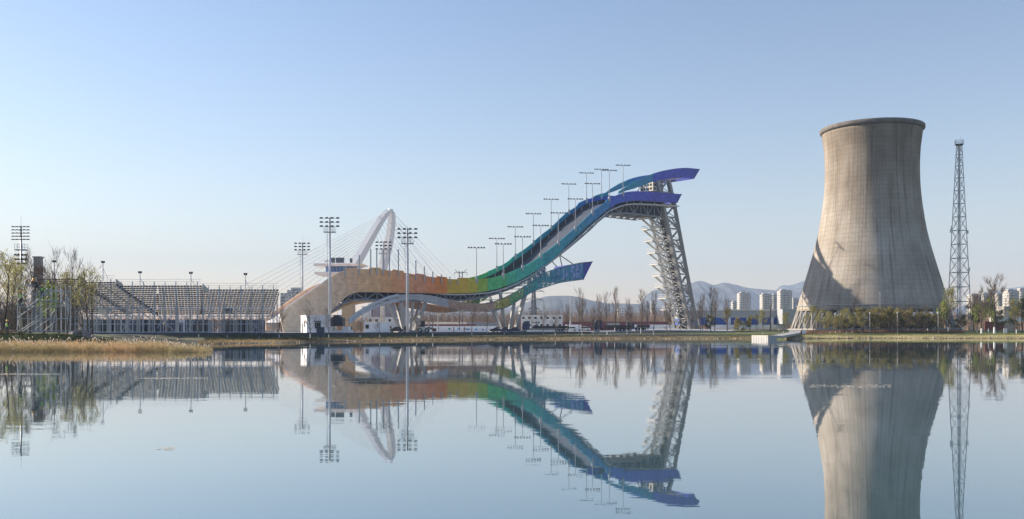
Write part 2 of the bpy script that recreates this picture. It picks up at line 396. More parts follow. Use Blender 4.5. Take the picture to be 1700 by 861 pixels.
jump = thing_at('ski_jump', RP(80, 7, 1.6))
tag(jump, 'long curved ski jump clad in rainbow panels, beige to violet, on a leaning steel tower', 'ski jump')
gain = 1.35
MPAN = {}
def pmat(px, kind):
    k = (kind, int(px // 22))
    if k not in MPAN:
        c = pal(min(1150, (px // 22) * 22 + 11), gain)
        k_ = (1.3, 1.14, 1.12) if px < 590 else ((1.62, 1.22, 1.12) if px < 750 else ((1.4, 1.38, 1.3) if px < 900 else (1.1, 1.12, 1.1)))
        c = tuple(min(.88, v * q_) for v, q_ in zip(warm(c) if px < 830 else c, k_))
        MPAN[k] = mesh_panel_mat('cladding_%s_%d' % k, c, *{'main': (.80, 1., .56), 'wing': (.22, .80, .47), 'loop': (.55, .95, .5)}[kind])
    return MPAN[k]
nb = 42; L = s1 - s0
for i in range(nb):
    a = s0 + L * i / nb; b = s0 + L * (i + 1) / nb; pm = px_of((a + b) / 2)
    if i >= nb - 1: b = sb1
    sh = .55 * max(0, min(1, (42 - a) / 14)); ground = lambda s: max(1.55, zbot(s)) if s > S_of(500) else 1.5
    st = .55 if (575 < pm < 800 and i % 2) else (.12 if 560 < pm < 800 else 0)
    panel('side_panel', jump, a, b, ztop, ground if a < 16 else zbot, 0, pmat(pm, 'main'), shear=sh, step=st)
# slanted tip of the lower violet deck and its end
def quadsheet(name, pts, m, root, th=.2, nrm=None):
    mb = MB(); a, b, c, d = [Vector(p) for p in pts]; n = nrm or (b - a).cross(d - a).normalized()
    A = [a.lerp(b, k / 6) for k in range(7)]; B = [d.lerp(c, k / 6) for k in range(7)]
    mb.sheet(A, B, th, n); return wpart(name, mb, m, root)
tipm = pmat(1120, 'main')
quadsheet('tip_panel', [RP(sb1, 0, ztop(sb1)), RP(s1, 0, ztop(s1)), RP(s1 - .05, 0, ztop(s1) - .05), RP(sb1, 0, zbot(sb1))], tipm, jump, nrm=WW)
quadsheet('end_panel', [RP(s1, 0, ztop(s1)), RP(s1, SW, ztop(s1)), RP(sb1, SW, zbot(sb1)), RP(sb1, 0, zbot(sb1))], tipm, jump)
# far side cladding (upper strip) and dark inner barrier
fdrop = lambda s: 3.0 * max(0, min(1, (34 - s) / 14))
HD = 4.2
zdeck = lambda s: max(1.9, ztop(s) - HD)
nf = 30
for i in range(nf):
    a = s0 + 3 + (L - 6) * i / nf; b = s0 + 3 + (L - 6) * (i + 1) / nf; pm = px_of((a + b) / 2, 0)
    panel('far_side_panel', jump, a, b, lambda s: ztop(s) - fdrop(s), lambda s: max(1.6, zbot(s)), SW, pmat(max(470, min(1150, pm - 20)), 'main'), th=.2, step=.15 if i % 2 else 0)
sd = np.linspace(3, s1 - 1, 90)
mb = MB()
mb.sheet([RP(s, SW - .5, ztop(s) - 1.45 - fdrop(s)) for s in sd if s > S_of(790)], [RP(s, SW - .5, zdeck(s)) for s in sd if s > S_of(790)], .25, WW)
wpart('inner_barrier', mb, mat('dark_barrier', (.05, .045, .055), .7), jump)
mb = MB(); mb.sheet([RP(s, .3, zdeck(s)) for s in sd], [RP(s, SW - .3, zdeck(s)) for s in sd], .35, Vector((0, 0, -1)))
wpart('snow_deck', mb, mat('deck_surface', (.62, .62, .63), .7, var=.1), jump)
mb = MB(); ss = np.linspace(S_of(556), S_of(1108), 80)
mb.sheet([RP(s, .35, zbot(s) + .25) for s in ss], [RP(s, SW - .35, zbot(s) + .25) for s in ss], .2, Vector((0, 0, 1)))
wpart('soffit', mb, DSTEEL, jump)
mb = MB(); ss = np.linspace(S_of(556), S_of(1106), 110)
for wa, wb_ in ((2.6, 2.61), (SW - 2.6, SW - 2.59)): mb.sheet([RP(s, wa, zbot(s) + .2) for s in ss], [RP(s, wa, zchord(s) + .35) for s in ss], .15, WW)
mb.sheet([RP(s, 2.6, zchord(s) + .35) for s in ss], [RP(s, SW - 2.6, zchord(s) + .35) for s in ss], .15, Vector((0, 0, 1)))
wpart('truss_shade_box', mb, mat('truss_shade_dark', (.035, .04, .055), .7, var=.5, scale=.5), jump)  # near-black box added inside the truss, stands in for the shade there
# white handrail tube along the landing edge
mb = MB(); mb.path([RP(s, -.25, ztop(s) + .05) for s in np.linspace(.5, S_of(545), 16)], .16)
wpart('edge_rail', mb, WHITE, jump)
mb = MB()
for s in np.arange(s0 + 4, s1 - 3, 3.9):          # verticals on the inner barrier
    if s > S_of(790): mb.beam(RP(s, SW - .6, ztop(s) - 1.5), RP(s, SW - .6, zdeck(s)), .18)
wpart('barrier_post', mb, STEEL, jump)
# truss
sc_, se = S_of(552), S_of(1104)
for w in (.9, SW - .9):
    mb = MB(); q = np.arange(sc_, se, 3.6); lo = [RP(s, w, zchord(s)) for s in q]; hi = [RP(s, w, zbot(s) + .1) for s in q]
    mb.path(lo, .27, 6); mb.path(hi, .22, 6)
    for k in range(len(q)):
        mb.tube(lo[k], hi[k], .17, n=5)
        if k: mb.tube(lo[k] if k % 2 else hi[k], hi[k - 1] if k % 2 else lo[k - 1], .17, n=5)
    wpart('side_truss', mb, mat('truss_paint', (.23, .25, .28), .5, .1), jump)
mb = MB(); q = np.arange(sc_, se, 3.6)
for k, s in enumerate(q):
    mb.tube(RP(s, .9, zchord(s)), RP(s, SW - .9, zchord(s)), .2, n=5)
    if k: mb.tube(RP(q[k - 1], .9 if k % 2 else SW - .9, zchord(q[k - 1])), RP(s, SW - .9 if k % 2 else .9, zchord(s)), .14, n=5)
wpart('cross_bracing', mb, mat('truss_paint', (.27, .29, .32)), jump)
# posts on the crest
for px, py in [(573, 441), (596.6, 423), (615.5, 413), (625.5, 413), (646.6, 410), (661.4, 413.6), (677.5, 418), (690.4, 432), (704.6, 442), (718.6, 450.5), (733, 455), (747, 458.6), (760, 461), (636, 414)]:
    s, z = RZ(px, py, -.2); mb = MB(); mb.beam(RP(s, -.2, ztop(s) - 1.5), RP(s, -.2, z), .3); wpart('post', mb, STEEL, jump)

# ---- lower ribbon (wing), near and far side, and its end
WT = [(571, 531.5), (586.5, 518.7), (609.7, 505.7), (635.8, 494), (653, 490), (679.4, 488.3), (711, 491), (742.7, 498), (774, 503.5), (805.4, 502.4), (826, 496), (847, 485.7), (868, 473), (878.6, 464.8), (899.5, 452.3), (920.4, 445), (951.7, 437.6), (976.8, 434.5)]
WB = [(571, 537.5), (595, 520), (624, 507), (653, 499.9), (682, 498), (711, 504.5), (742.7, 511.8), (774, 517), (795, 517.5), (815.9, 515), (836.8, 508.7), (857.7, 496), (878.6, 483.6), (899.5, 476.3), (920, 470), (941, 466.5), (962, 463.8)]
wt, wb = curve(WT), curve(WB)
# the wing sits on a line 2 m outside the main side
WING = -2.0
a0_, b0_ = S_of(640), S_of(962)
def wingcol(px):
    if px < 735: return (.46, .44, .44)
    if px < 808: return (.50, .31, .22)
    if px < 838: return (.42, .36, .07)
    if px < 852: return (.12, .36, .14)
    return None
WM = {}
def wmat(px):
    c = wingcol(px); k = 'w%d' % int(px // 24)
    if k not in WM:
        cc = c or pal(px + 25, 1.3)
        lo, hi, th = (.9, 1., .66) if px < 700 else ((.3, 1., .60) if px < 800 else ((.2, .95, .545) if px < 870 else (.35, .85, .48)))
        if px > 950: lo, hi, th = .8, .97, .5
        WM[k] = mesh_panel_mat('wing_' + k, cc, lo, hi, th)
    return WM[k]
nw = 26
for w, nm in ((WING, 'wing_panel'), (SW + 2, 'far_wing_panel')):
    for i in range(nw):
        a = a0_ + (b0_ - a0_) * i / nw; b = a0_ + (b0_ - a0_) * (i + 1) / nw; pm = px_of((a + b) / 2)
        panel(nm, jump, a, b, (wt if w < 0 else (lambda s: wt(s) - .9 * max(0, min(1, (s - S_of(880)) / 12)))), wb, w, wmat(pm) if w < 0 else wmat(max(pm, 760) if pm < 800 else pm), th=.15)
te, tb = S_of(976.8), S_of(962)
wtipm = mesh_panel_mat('wing_tip', pal(1050, 1.2), .8, .97, .5)
quadsheet('wing_tip_panel', [RP(tb, WING, wt(tb)), RP(te, WING, wt(te)), RP(te - .05, WING, wt(te) - .05), RP(tb, WING, wb(tb))], wtipm, jump, nrm=WW)
quadsheet('wing_end_panel', [RP(te, WING, wt(te)), RP(te, SW + 2, wt(te) - .9), RP(tb, SW + 2, wb(tb)), RP(tb, WING, wb(tb))], wtipm, jump)
fr = mat('wing_frame', (.12, .20, .24), .5)
mb = MB(); q = np.arange(S_of(800), tb, 2.2)
for w in (WING + .4, SW + 1.6):
    for k, s in enumerate(q):
        mb.tube(RP(s, w, wt(s)), RP(s, w, wb(min(s, tb))), .12, n=4)
        if k:
            mb.tube(RP(q[k - 1], w, wt(q[k - 1])), RP(s, w, wb(min(s, tb))), .07, n=4)
            mb.tube(RP(q[k - 1], w, (wt(q[k-1]) + wb(min(q[k-1], tb))) / 2), RP(s, w, (wt(s) + wb(min(s, tb))) / 2), .06, n=4)
mb.path([RP(s, WING - .05, wt(s)) for s in np.linspace(S_of(800), te, 40)], .13); mb.path([RP(s, WING - .05, wb(s)) for s in np.linspace(S_of(800), tb, 40)], .13)
for s in q[::2]: mb.tube(RP(s, WING + .4, wb(min(s, tb)) + .3), RP(s, SW + 1.6, wb(min(s, tb)) + .3), .14, n=4)
wpart('wing_frame', mb, fr, jump)
for w, nm in ((WING, 'arch_tube'), (SW + 2, 'arch_tube')):
    for f in (wt, wb):
        mb = MB(); mb.path([RP(s, w, f(s) - (.15 if f is wt else -.1)) for s in np.linspace(S_of(572), S_of(655) if w < 0 else S_of(700), 24)], .42 if w < 0 else .35, 8)
        wpart(nm, mb, mat('arch_paint', (.58, .59, .61), .4) if w < 0 else CREAM, jump, True)
mb = MB()
for w in (WING, SW + 2):
    for px in (573, 585, 597, 610, 624, 640): s = S_of(px); mb.tube(RP(s, w, wt(s)), RP(s, w, wb(s)), .22, n=5)
wpart('arch_rung', mb, STEEL, jump)
# cream stair enclosure of the far arch foot
mb = MB(); sq = np.linspace(S_of(590), S_of(660), 12)
mb.sheet([RP(s, SW + 1.8, wt(s) - .3) for s in sq], [RP(s, SW + 1.8, wb(s) + .2) for s in sq], .1, WW); wpart('arch_infill', mb, mat('tan_infill', (.36, .29, .18), .8), jump)
# hangers between ramp and wing
mb = MB()
for (x0, y0, x1, y1) in [(929, 423, 951, 438), (929, 423, 933, 441), (915, 432, 925, 443), (905, 442, 902, 451)]:
    mb.tube(RPX(x0, y0, 1), RPX(x1, y1, WING + .5), .16, n=5)
wpart('hanger', mb, DSTEEL, jump)

# ---- V legs
LEGM = mat('leg_paint', (.46, .47, .47), .5, var=.06)
def leg(x0, y0, x1, y1, w0, w1, r0=.75, r1=.55):
    a = RPX(x0, y0, w0); b = RPX(x1, y1, w1); mb = MB(); mb.beam(b, a, 2 * r1, 2 * r0)
    # tapered box: wider at the head
    wpart('support_leg', mb, LEGM, jump)
for x0, y0, x1, w0, w1, r in [(643.8, 502, 667, 0, 5, .42), (666, 500, 673, 0, 5, .6), (686, 500, 680, 0, 5, .45), (706.5, 502, 686, 0, 5, .5), (657, 502, 670, 12, 8, .34), (697, 500, 683, 12, 8, .34)]:
    leg(x0, y0, x1, 553.2, w0, w1, r, r * .8)
for x0, y0, x1, w0, w1, r in [(817, 509, 829.5, 0, 6, .5), (830.5, 486, 839, 0, 6, .56), (855, 492, 846, 0, 6, .54), (874, 480, 855, 0, 6, .58), (812, 490, 834, 13, 8, .36)]:
    leg(x0, y0, x1, 549.5, w0, w1, r, r * .8)
mb = MB()
for px, y in ((677, 553), (842, 549.5)):
    q = RPX(px, y, 6); mb.box((q.x, q.y, 1.75), (9, 7, .9), R(40))
wpart('footing', mb, CONC, jump)

# ---- upper loop
LT = curve([(1026, 318.5), (1032.5, 313.7), (1048.8, 304), (1065, 295.4), (1089.4, 286.2), (1113.8, 280.6), (1138, 278.2), (1162.6, 280.3)])
LB = curve([(1026, 322), (1039, 316.6), (1065, 308.6), (1091, 299.5), (1110.6, 296.6), (1135, 294.5), (1152.8, 296.5)])
la, lb, lc = S_of(1027), S_of(1152.8), S_of(1162.6)
nl = 16
for w, nm in ((.1, 'loop_panel'), (SW - .1, 'far_loop_panel')):
    for i in range(nl):
        a = la + (lb - la) * i / nl; b = la + (lb - la) * (i + 1) / nl; pm = px_of((a + b) / 2)
        c = 935 + (pm - 1027) * .9 if pm < 1085 else 1050 + (pm - 1085) * 1.2
        ww_ = w if w < 1 else (lambda s: 8.5 + (SW - 8.6) * max(0, min(1, (s - la) / (S_of(1115) - la))))
        panel(nm, jump, a, b, LT if w < 1 else (lambda s: LT(s) - .7), LB, ww_, pmat(min(1140, c if w < 1 else max(935, c - 75)), 'main'), th=.2)
ltm = mesh_panel_mat('loop_tip', pal(1120, 1.3), .9, 1, .6)
quadsheet('loop_tip_panel', [RP(lb, .1, LT(lb)), RP(lc, .1, LT(lc)), RP(lc - .05, .1, LT(lc) - .05), RP(lb, .1, LB(lb))], ltm, jump, nrm=WW)
quadsheet('loop_end_panel', [RP(lc, .1, LT(lc)), RP(lc, SW - .1, LT(lc) - .7), RP(lb, SW - .1, LB(lb)), RP(lb, .1, LB(lb))], ltm, jump)
mb = MB(); sq = np.linspace(S_of(1095), lb - 1, 8)
mb.sheet([RP(s, 4, LB(s) + .6) for s in sq], [RP(s, SW - .4, LB(s) + .6) for s in sq], .3, Vector((0, 0, 1))); wpart('start_platform', mb, STEEL, jump)
# far start of the loop strip that rises from the far barrier
mb = MB(); sq = np.linspace(S_of(1016, 14) - 2, la + 2, 10)
mb.sheet([RP(s, SW - .1, ztop(s) + 1.2 + .12 * (s - sq[0])) for s in sq], [RP(s, SW - .1, ztop(s) - .3) for s in sq], .2, WW)
wpart('loop_root_panel', mb, pmat(940, 'main'), jump)
mb = MB(); tw = [(1058, 317, 1061, 309), (1072, 318, 1074, 306)]
for x0, y0, x1, y1 in tw: mb.beam(RPX(x0, y0, 3), RPX(x1, y1, 3), .5)
wpart('loop_strut', mb, STEEL, jump)
# cream start rooms under the loop
root = jump
q0 = RPX(1082, 319, 5); mb = MB(); mb.box(q0 + Vector((0, 0, 2.2)), (5.6, 6, 4.4), R(40.5)); rooms = wpart('start_room', mb, CREAM, jump)
mb = MB()
for i in range(4):
    for j in range(3):
        mb = MB(); off = UU * (-2.83) + WW * (-2 + 1.35 * i); mb.box(q0 + off + Vector((0, 0, .9 + 1.35 * j)), (.12, .85, .8), R(40.5)); wpart('window', mb, DGLASS, jump).parent = rooms
for i in range(3):
    for j in range(3):
        mb = MB(); off = WW * (-3.03) + UU * (-1.8 + 1.8 * i); mb.box(q0 + off + Vector((0, 0, .9 + 1.35 * j)), (1.1, .12, .85), R(40.5)); wpart('window', mb, DGLASS, jump).parent = rooms

# ---- leaning steel tower under the top
TM = mat('tower_paint', (.27, .275, .275), .45, .1, var=.08)
TW0, TW1 = 2.0, 9.0
nearL = curve([(1088, 296), (1091, 310), (1103.4, 353), (1145.6, 546)], TW0)
def leanline(pts, w):
    q = [RZ(a, b, w) for a, b in pts]; zz = np.array([v[1] for v in q][::-1]); s_ = np.array([v[0] for v in q][::-1]); o = np.argsort(zz)
    return lambda z: float(np.interp(z, zz[o], s_[o]))
fl = leanline([(1089, 297), (1103.4, 353), (1145.6, 547)], TW0); fr_ = leanline([(1109, 297), (1121, 348), (1158, 547)], TW0)
zb_ = 2.6; ztw = RZ(1100, 298, TW0)[1]
for f in (fl, fr_):
    for w in (TW0, TW1):
        mb = MB(); zs = np.linspace(zb_, ztw, 12); mb_pts = [RP(f(z), w, z) for z in zs]
        for k in range(11): mb.beam(mb_pts[k], mb_pts[k + 1], 1.25 if w == TW0 else .7)
        wpart('tower_leg', mb, TM, jump)
lev = [zb_]
zz0 = RZ(1103, 359, TW0)[1]; n_lv = 10
lv = list(np.linspace(zb_, zz0, n_lv + 1)) + [zz0 + (ztw - zz0) * k / 3 for k in (1, 2, 3)]
faces = [('near', lambda z: RP(fl(z), TW0, z), lambda z: RP(fr_(z), TW0, z)), ('left', lambda z: RP(fl(z), TW0, z), lambda z: RP(fl(z), TW1, z)),
         ('far', lambda z: RP(fl(z), TW1, z), lambda z: RP(fr_(z), TW1, z)), ('right', lambda z: RP(fr_(z), TW0, z), lambda z: RP(fr_(z), TW1, z))]
for nm, fa, fb in faces:
    mb = MB()
    for k in range(len(lv)):
        B_ = .5 if nm == 'near' else (.36 if nm == 'left' else .24)
        mb.beam(fa(lv[k]), fb(lv[k]), B_)
        if k:
            if nm in ('near', 'far'):
                (mb.beam(fa(lv[k - 1]), fb(lv[k]), B_) if k % 2 else mb.beam(fb(lv[k - 1]), fa(lv[k]), B_))
                if k % 2 == 0: mb.beam(fa(lv[k]).lerp(fb(lv[k]), .5), fb(lv[k - 1]), B_ * .7)
            else:
                mb.beam(fa(lv[k - 1]), fb(lv[k]), B_ * .9); mb.beam(fb(lv[k - 1]), fa(lv[k]), B_ * .9)
                if nm == 'left':
                    m_ = fa(lv[k]).lerp(fb(lv[k]), .5); mb.beam(m_, fa(lv[k - 1]), .22); mb.beam(m_, fb(lv[k - 1]), .22)
    wpart('tower_bracing', mb, TM, jump)
# inner lift shaft
mb = MB()
for k in range(len(lv) - 1):
    za, zb2 = lv[k], lv[k + 1]; c = lambda z, i, j: RP((fl(z) + fr_(z)) / 2 + i, 6.2 + j, z)
    for i, j in ((-1, -1.2), (1, -1.2), (1, 1.2), (-1, 1.2)): mb.beam(c(za, i, j), c(zb2, i, j), .14)
    for f in (0, .5):
        z = za + (zb2 - za) * f
        for a, b in (((-1, -1.2), (1, -1.2)), ((-1, -1.2), (-1, 1.2)), ((-1, 1.2), (1, 1.2)), ((1, -1.2), (1, 1.2))): mb.beam(c(z, *a), c(z, *b), .12)
wpart('lift_shaft', mb, TM, jump)
mb = MB()
for k in range(len(lv) - 4):
    za, zb2 = lv[k], lv[k + 1]; c = lambda z: RP((fl(z) + fr_(z)) / 2, 6.2, z); mb.beam(c(za), c(zb2 - .3), 1.7, 2.1)
wpart('lift_glazing', mb, mat('lift_glass', (.05, .06, .075), .3, var=.4, scale=.6), jump)
# escape stairs that project as a row of teeth
TIPS = [(1067.5, 361), (1072.5, 381), (1077, 400.3), (1081.5, 420), (1086, 439), (1090.5, 458), (1095, 476.5), (1100, 495.2), (1104.4, 514), (1109, 532)]
SCR = mat('stair_paint', (.60, .59, .55), .5)
for i, (x, y) in enumerate(TIPS):
    w = 5.5; s, z = RZ(x, y, w)
    if i > 8: continue
    mb = MB(); s_in = fl(max(zb_, z - 4.4)); 
    for dw in (-1.6, 1.6):
        mb.beam(RP(s + .6, w + dw, z), RP(s_in, w + dw, z - 4.6), .5)            # raking strut down to the leg
        mb.beam(RP(s + 1.2, w + dw, z - .05), RP(fl(z) - .4, w + dw * .6, z + 2.0), .34)     # flight up
    mb.box(RP(s + .7, w, z), (2.2, 4.0, .4), R(40.5))
    stf = wpart('stair_landing', mb, SCR, jump)
    mb = MB()
    for dw in np.linspace(-1.9, 1.9, 5): mb.beam(RP(s - .3, w + dw, z + .15), RP(s - .3, w + dw, z + 1.4), .08)
    for h in (.75, 1.4): mb.beam(RP(s - .3, w - 1.9, z + h), RP(s - .3, w + 1.9, z + h), .08)
    for dw in (-1.9, 1.9):
        for h in (.75, 1.4): mb.beam(RP(s - .3, w + dw, z + h), RP(s + 1.8, w + dw, z + h), .07)
        for e in (.6, 1.6): mb.beam(RP(s + e, w + dw, z + .15), RP(s + e, w + dw, z + 1.4), .07)
    r_ = wpart('railing', mb, WHITE, jump); r_.parent = stf

# ---- lamp poles standing on the edges of the run
def ramp_lamp():
    root = empty('floodlight_pole'); mb = MB(); mb.tube((0, 0, -1.4), (0, 0, 9.3), .14, .09, 6); mb.beam((-2.5, 0, 9.3), (2.5, 0, 9.3), .09)
    mb.build('pole', STEEL, root); b = MB(); b.box((0, 0, -.2), (.7, .7, 1.6)); b.build('base_box', STEEL, root)
    for x in (-2.3, -1.5, -.5, .6, 1.5, 2.3):
        h = MB(); h.add([(x - .3, -.28, 9.2), (x + .3, -.28, 9.2), (x + .3, .3, 9.42), (x - .3, .3, 9.42), (x - .2, -.1, 9.6), (x + .2, -.1, 9.6), (x + .2, .15, 9.68), (x - .2, .15, 9.68)],
              [(3, 2, 1, 0), (4, 5, 6, 7), (0, 1, 5, 4), (1, 2, 6, 5), (2, 3, 7, 6), (3, 0, 4, 7)]); h.build('lamp_head', BLACK, root)
    return root
ORD = ['lowest', 'second', 'third', 'fourth', 'fifth', 'sixth', 'seventh', 'eighth', 'ninth']
proto = ramp_lamp(); first = True
near_l = [791, 835.5, 867.5, 897.8, 927.2, 955.3, 983.6, 1011.6, 1034.4]
far_l = [824.8, 855.5, 885.6, 915, 944.4, 973.8, 998.6]
for side, lst, w in (('near', near_l, .05), ('far', far_l, SW + .1)):
    for i, px in enumerate(lst):
        o = proto if first else copy_tree(proto); first = False
        s = S_of(px, w); o.location = RP(s, w, ztop(s)); o.rotation_euler.z = R(8)
        lab = ORD[i] + (' lowest' if i else '') + ' floodlight pole on the %s edge of the ski run' % side
        if side == 'near' and i == 8: lab = 'topmost floodlight pole, on the near edge where the run turns violet'
        tag(o, lab, 'light pole', 'T-shaped floodlight poles on the ski run')

# ================================================================== cooling tower
def cooling_tower():
    D = 312.0; c = Vector(((1447 - CX) / F * D, D, 0)); k = .1848
    z_of = lambda y: EYE + (HY - y) * D / F
    root = thing_at('cooling_tower', (c.x, c.y, gz(1447, D)))
    tag(root, 'huge waisted concrete cooling tower standing on a ring of slanting columns at the right', 'cooling tower')
    prof_ = catmull([(z_of(516.5), 128.3), (z_of(487), 119.5), (z_of(441.6), 106), (z_of(396), 93), (z_of(358), 85.6), (z_of(320), 80.6), (z_of(280), 79), (z_of(250), 80.3), (z_of(235), 82.2), (z_of(220), 84.3)], .9)
    n = 180; vs = []; fs = []; uv = []
    rows = [(r * k, z) for z, r in prof_]
    for r, z in rows:
        for i in range(n): t = 2 * math.pi * i / n; vs.append((r * math.cos(t), r * math.sin(t), z - root.location.z))
    m = len(rows)
    for j in range(m - 1):
        for i in range(n):
            fs.append((j * n + i, j * n + (i + 1) % n, (j + 1) * n + (i + 1) % n, (j + 1) * n + i)); uv += [(i / n, rows[j][1]), ((i + 1) / n, rows[j][1]), ((i + 1) / n, rows[j + 1][1]), (i / n, rows[j + 1][1])]
    # inner skin
    b0 = len(vs)
    for r, z in rows:
        for i in range(n): t = 2 * math.pi * i / n; vs.append(((r - .6) * math.cos(t), (r - .6) * math.sin(t), z - root.location.z))
    for j in range(m - 1):
        for i in range(n): fs.append((b0 + j * n + i, b0 + (j + 1) * n + i, b0 + (j + 1) * n + (i + 1) % n, b0 + j * n + (i + 1) % n)); uv += [(0, 0)] * 4
    for j in (0, m - 1):
        for i in range(n):
            q = (j * n + i, j * n + (i + 1) % n, b0 + j * n + (i + 1) % n, b0 + j * n + i); fs.append(q if j else q[::-1]); uv += [(0, 0)] * 4
    me = bpy.data.meshes.new('shell'); me.from_pydata(vs, [], fs); me.update(); ul = me.uv_layers.new(name='UVMap')
    ul.data.foreach_set('uv', np.array(uv, 'f').ravel()); me.polygons.foreach_set('use_smooth', [True] * len(me.polygons))
    sh = bpy.data.objects.new('shell', me); COL.objects.link(sh); sh.parent = root
    # concrete cast in lifts
    M = bpy.data.materials.new('cast_concrete'); M.use_nodes = True; N = M.node_tree.nodes; l = M.node_tree.links; b = N['Principled BSDF']; b.inputs['Roughness'].default_value = .9
    uvn = N.new('ShaderNodeUVMap'); sp = N.new('ShaderNodeSeparateXYZ'); l.new(uvn.outputs[0], sp.inputs[0])
    def vec(su, sv, wx=0.):
        a = N.new('ShaderNodeMath'); a.operation = 'MULTIPLY'; a.inputs[1].default_value = su; l.new(sp.outputs[0], a.inputs[0])
        d = N.new('ShaderNodeMath'); d.operation = 'MULTIPLY'; d.inputs[1].default_value = sv; l.new(sp.outputs[1], d.inputs[0])
        cc = N.new('ShaderNodeCombineXYZ'); l.new(a.outputs[0], cc.inputs[0]); l.new(d.outputs[0], cc.inputs[1]); cc.inputs[2].default_value = wx; return cc
    def nz(v, sc, det=4): t = N.new('ShaderNodeTexNoise'); t.inputs['Scale'].default_value = sc; t.inputs['Detail'].default_value = det; l.new(v.outputs[0], t.inputs['Vector']); return t
    def ramp(src, st):
        r = N.new('ShaderNodeValToRGB'); e = r.color_ramp.elements; e[0].position, e[0].color = st[0][0], (*st[0][1], 1); e[1].position, e[1].color = st[-1][0], (*st[-1][1], 1)
        for p_, c_ in st[1:-1]: q = e.new(p_); q.color = (*c_, 1)
        l.new(src, r.inputs[0]); return r
    def mul(a, b_, f=1.): x = N.new('ShaderNodeMix'); x.data_type = 'RGBA'; x.blend_type = 'MULTIPLY'; x.inputs[0].default_value = f; l.new(a, x.inputs[6]); l.new(b_, x.inputs[7]); return x.outputs[2]
    base = ramp(nz(vec(9, .09), 1.3, 6).outputs[0], [(.3, (.35, .305, .25)), (.5, (.43, .385, .325)), (.72, (.50, .455, .40))])
    streak = ramp(nz(vec(110, .025), 1., 5).outputs[0], [(.30, (.55, .52, .48)), (.46, (.95, .95, .94)), (.66, (1.0, 1., 1.)), (.78, (1.3, 1.28, 1.22))])
    fine = ramp(nz(vec(300, 2.2), 1., 4).outputs[0], [(.3, (.86, .86, .86)), (.7, (1.1, 1.1, 1.1))])
    br = N.new('ShaderNodeTexBrick'); br.offset = 0.; br.inputs['Scale'].default_value = 1; br.inputs['Brick Width'].default_value = 1.; br.inputs['Row Height'].default_value = 1.5
    br.inputs['Mortar Size'].default_value = .07; br.inputs['Mortar Smooth'].default_value = .5; br.inputs['Color1'].default_value = (1, 1, 1, 1); br.inputs['Color2'].default_value = (.9, .895, .89, 1); br.inputs['Mortar'].default_value = (.70, .69, .68, 1)
    bv = vec(100, 1); nd = nz(vec(30, .5), 1.); ad = N.new('ShaderNodeVectorMath'); ad.operation = 'MULTIPLY_ADD'; ad.inputs[1].default_value = (.25, .25, 0); l.new(nd.outputs['Color'], ad.inputs[0]); l.new(bv.outputs[0], ad.inputs[2])
    l.new(ad.outputs[0], br.inputs['Vector'])
    blot = ramp(nz(vec(34, .07, 7.), 1., 7).outputs[0], [(.34, (.80, .775, .74)), (.46, (1, 1, 1)), (.7, (1.08, 1.07, 1.05))])
    # soot towards the mouth of the tower, patchy
    mr = N.new('ShaderNodeMapRange'); mr.inputs[1].default_value = 28; mr.inputs[2].default_value = 62; l.new(sp.outputs[1], mr.inputs[0])
    pn = nz(vec(7, .05, 3.), 1.2, 5); pm_ = N.new('ShaderNodeMath'); pm_.operation = 'MULTIPLY'; l.new(mr.outputs[0], pm_.inputs[0]); l.new(pn.outputs[0], pm_.inputs[1])
    soot = ramp(pm_.outputs[0], [(.05, (1, 1, 1)), (.5, (.58, .53, .475))])
    out = mul(mul(mul(mul(mul(base.outputs[0], blot.outputs[0]), streak.outputs[0], .85), fine.outputs[0]), br.outputs[0], .72), soot.outputs[0])
    l.new(out, b.inputs['Base Color'])
    bp = N.new('ShaderNodeBump'); bp.inputs['Strength'].default_value = .6; bp.inputs['Distance'].default_value = .12; l.new(br.outputs['Fac'], bp.inputs['Height']); bp.invert = True; l.new(bp.outputs[0], b.inputs['Normal'])
    me.materials.append(M)
    # rim
    rz = rows[-1][1] - root.location.z; r0 = rows[-1][0]; mb = MB()
    mb.lathe([(r0 - .55, rz - .1), (r0 + .02, rz - .2), (r0 + .45, rz + .2), (r0 + .65, rz + .4), (r0 + .65, rz + 1.3), (r0 + .5, rz + 1.45), (r0 - .8, rz + 1.45), (r0 - .8, rz - .1)], 180, cap=False)
    mb.build('rim', mat('rim_concrete', (.17, .155, .14), .9, var=.25, scale=.6), root, True)
    mb = MB(); q = rows[2]; zz = z_of(508) - root.location.z
    mb.lathe([(23.35, zz - .12), (23.65, zz - .1), (23.65, zz + .12), (23.2, zz + .14)], 120, cap=False); mb.build('pipe_ring', STEEL, root)
    # columns
    rb = rows[0][0] - .3; zt = rows[0][1] - root.location.z + .1; nC = 44; cm = mat('column_concrete', (.36, .34, .31), .85)
    for i in range(nC):
        t0 = 2 * math.pi * i / nC
        for dt in (-.5, .5):
            t1 = t0 + dt * 2 * math.pi / nC; mb = MB()
            mb.tube((rb * math.cos(t1), rb * math.sin(t1), zt), ((rb + 2.0) * math.cos(t0), (rb + 2.0) * math.sin(t0), -.2), .30, .30, 6); mb.build('column', cm, root)
    mb = MB(); mb.lathe([(rb + 1.2, -1), (rb + 3, -1), (rb + 3, .5), (rb + 1.2, .5)], 90, cap=False); mb.build('basin_wall', CONC, root)
    # fill and pipework inside the base
    mb = MB(); mb.lathe([(rb - 3, -.5), (rb - 3, 3.4), (rb - 4, 3.6), (1, 3.6), (1, -.5)], 48, cap=False); mb.build('cooling_fill', mat('wet_fill', (.06, .06, .06), .8, var=.5), root)
cooling_tower()
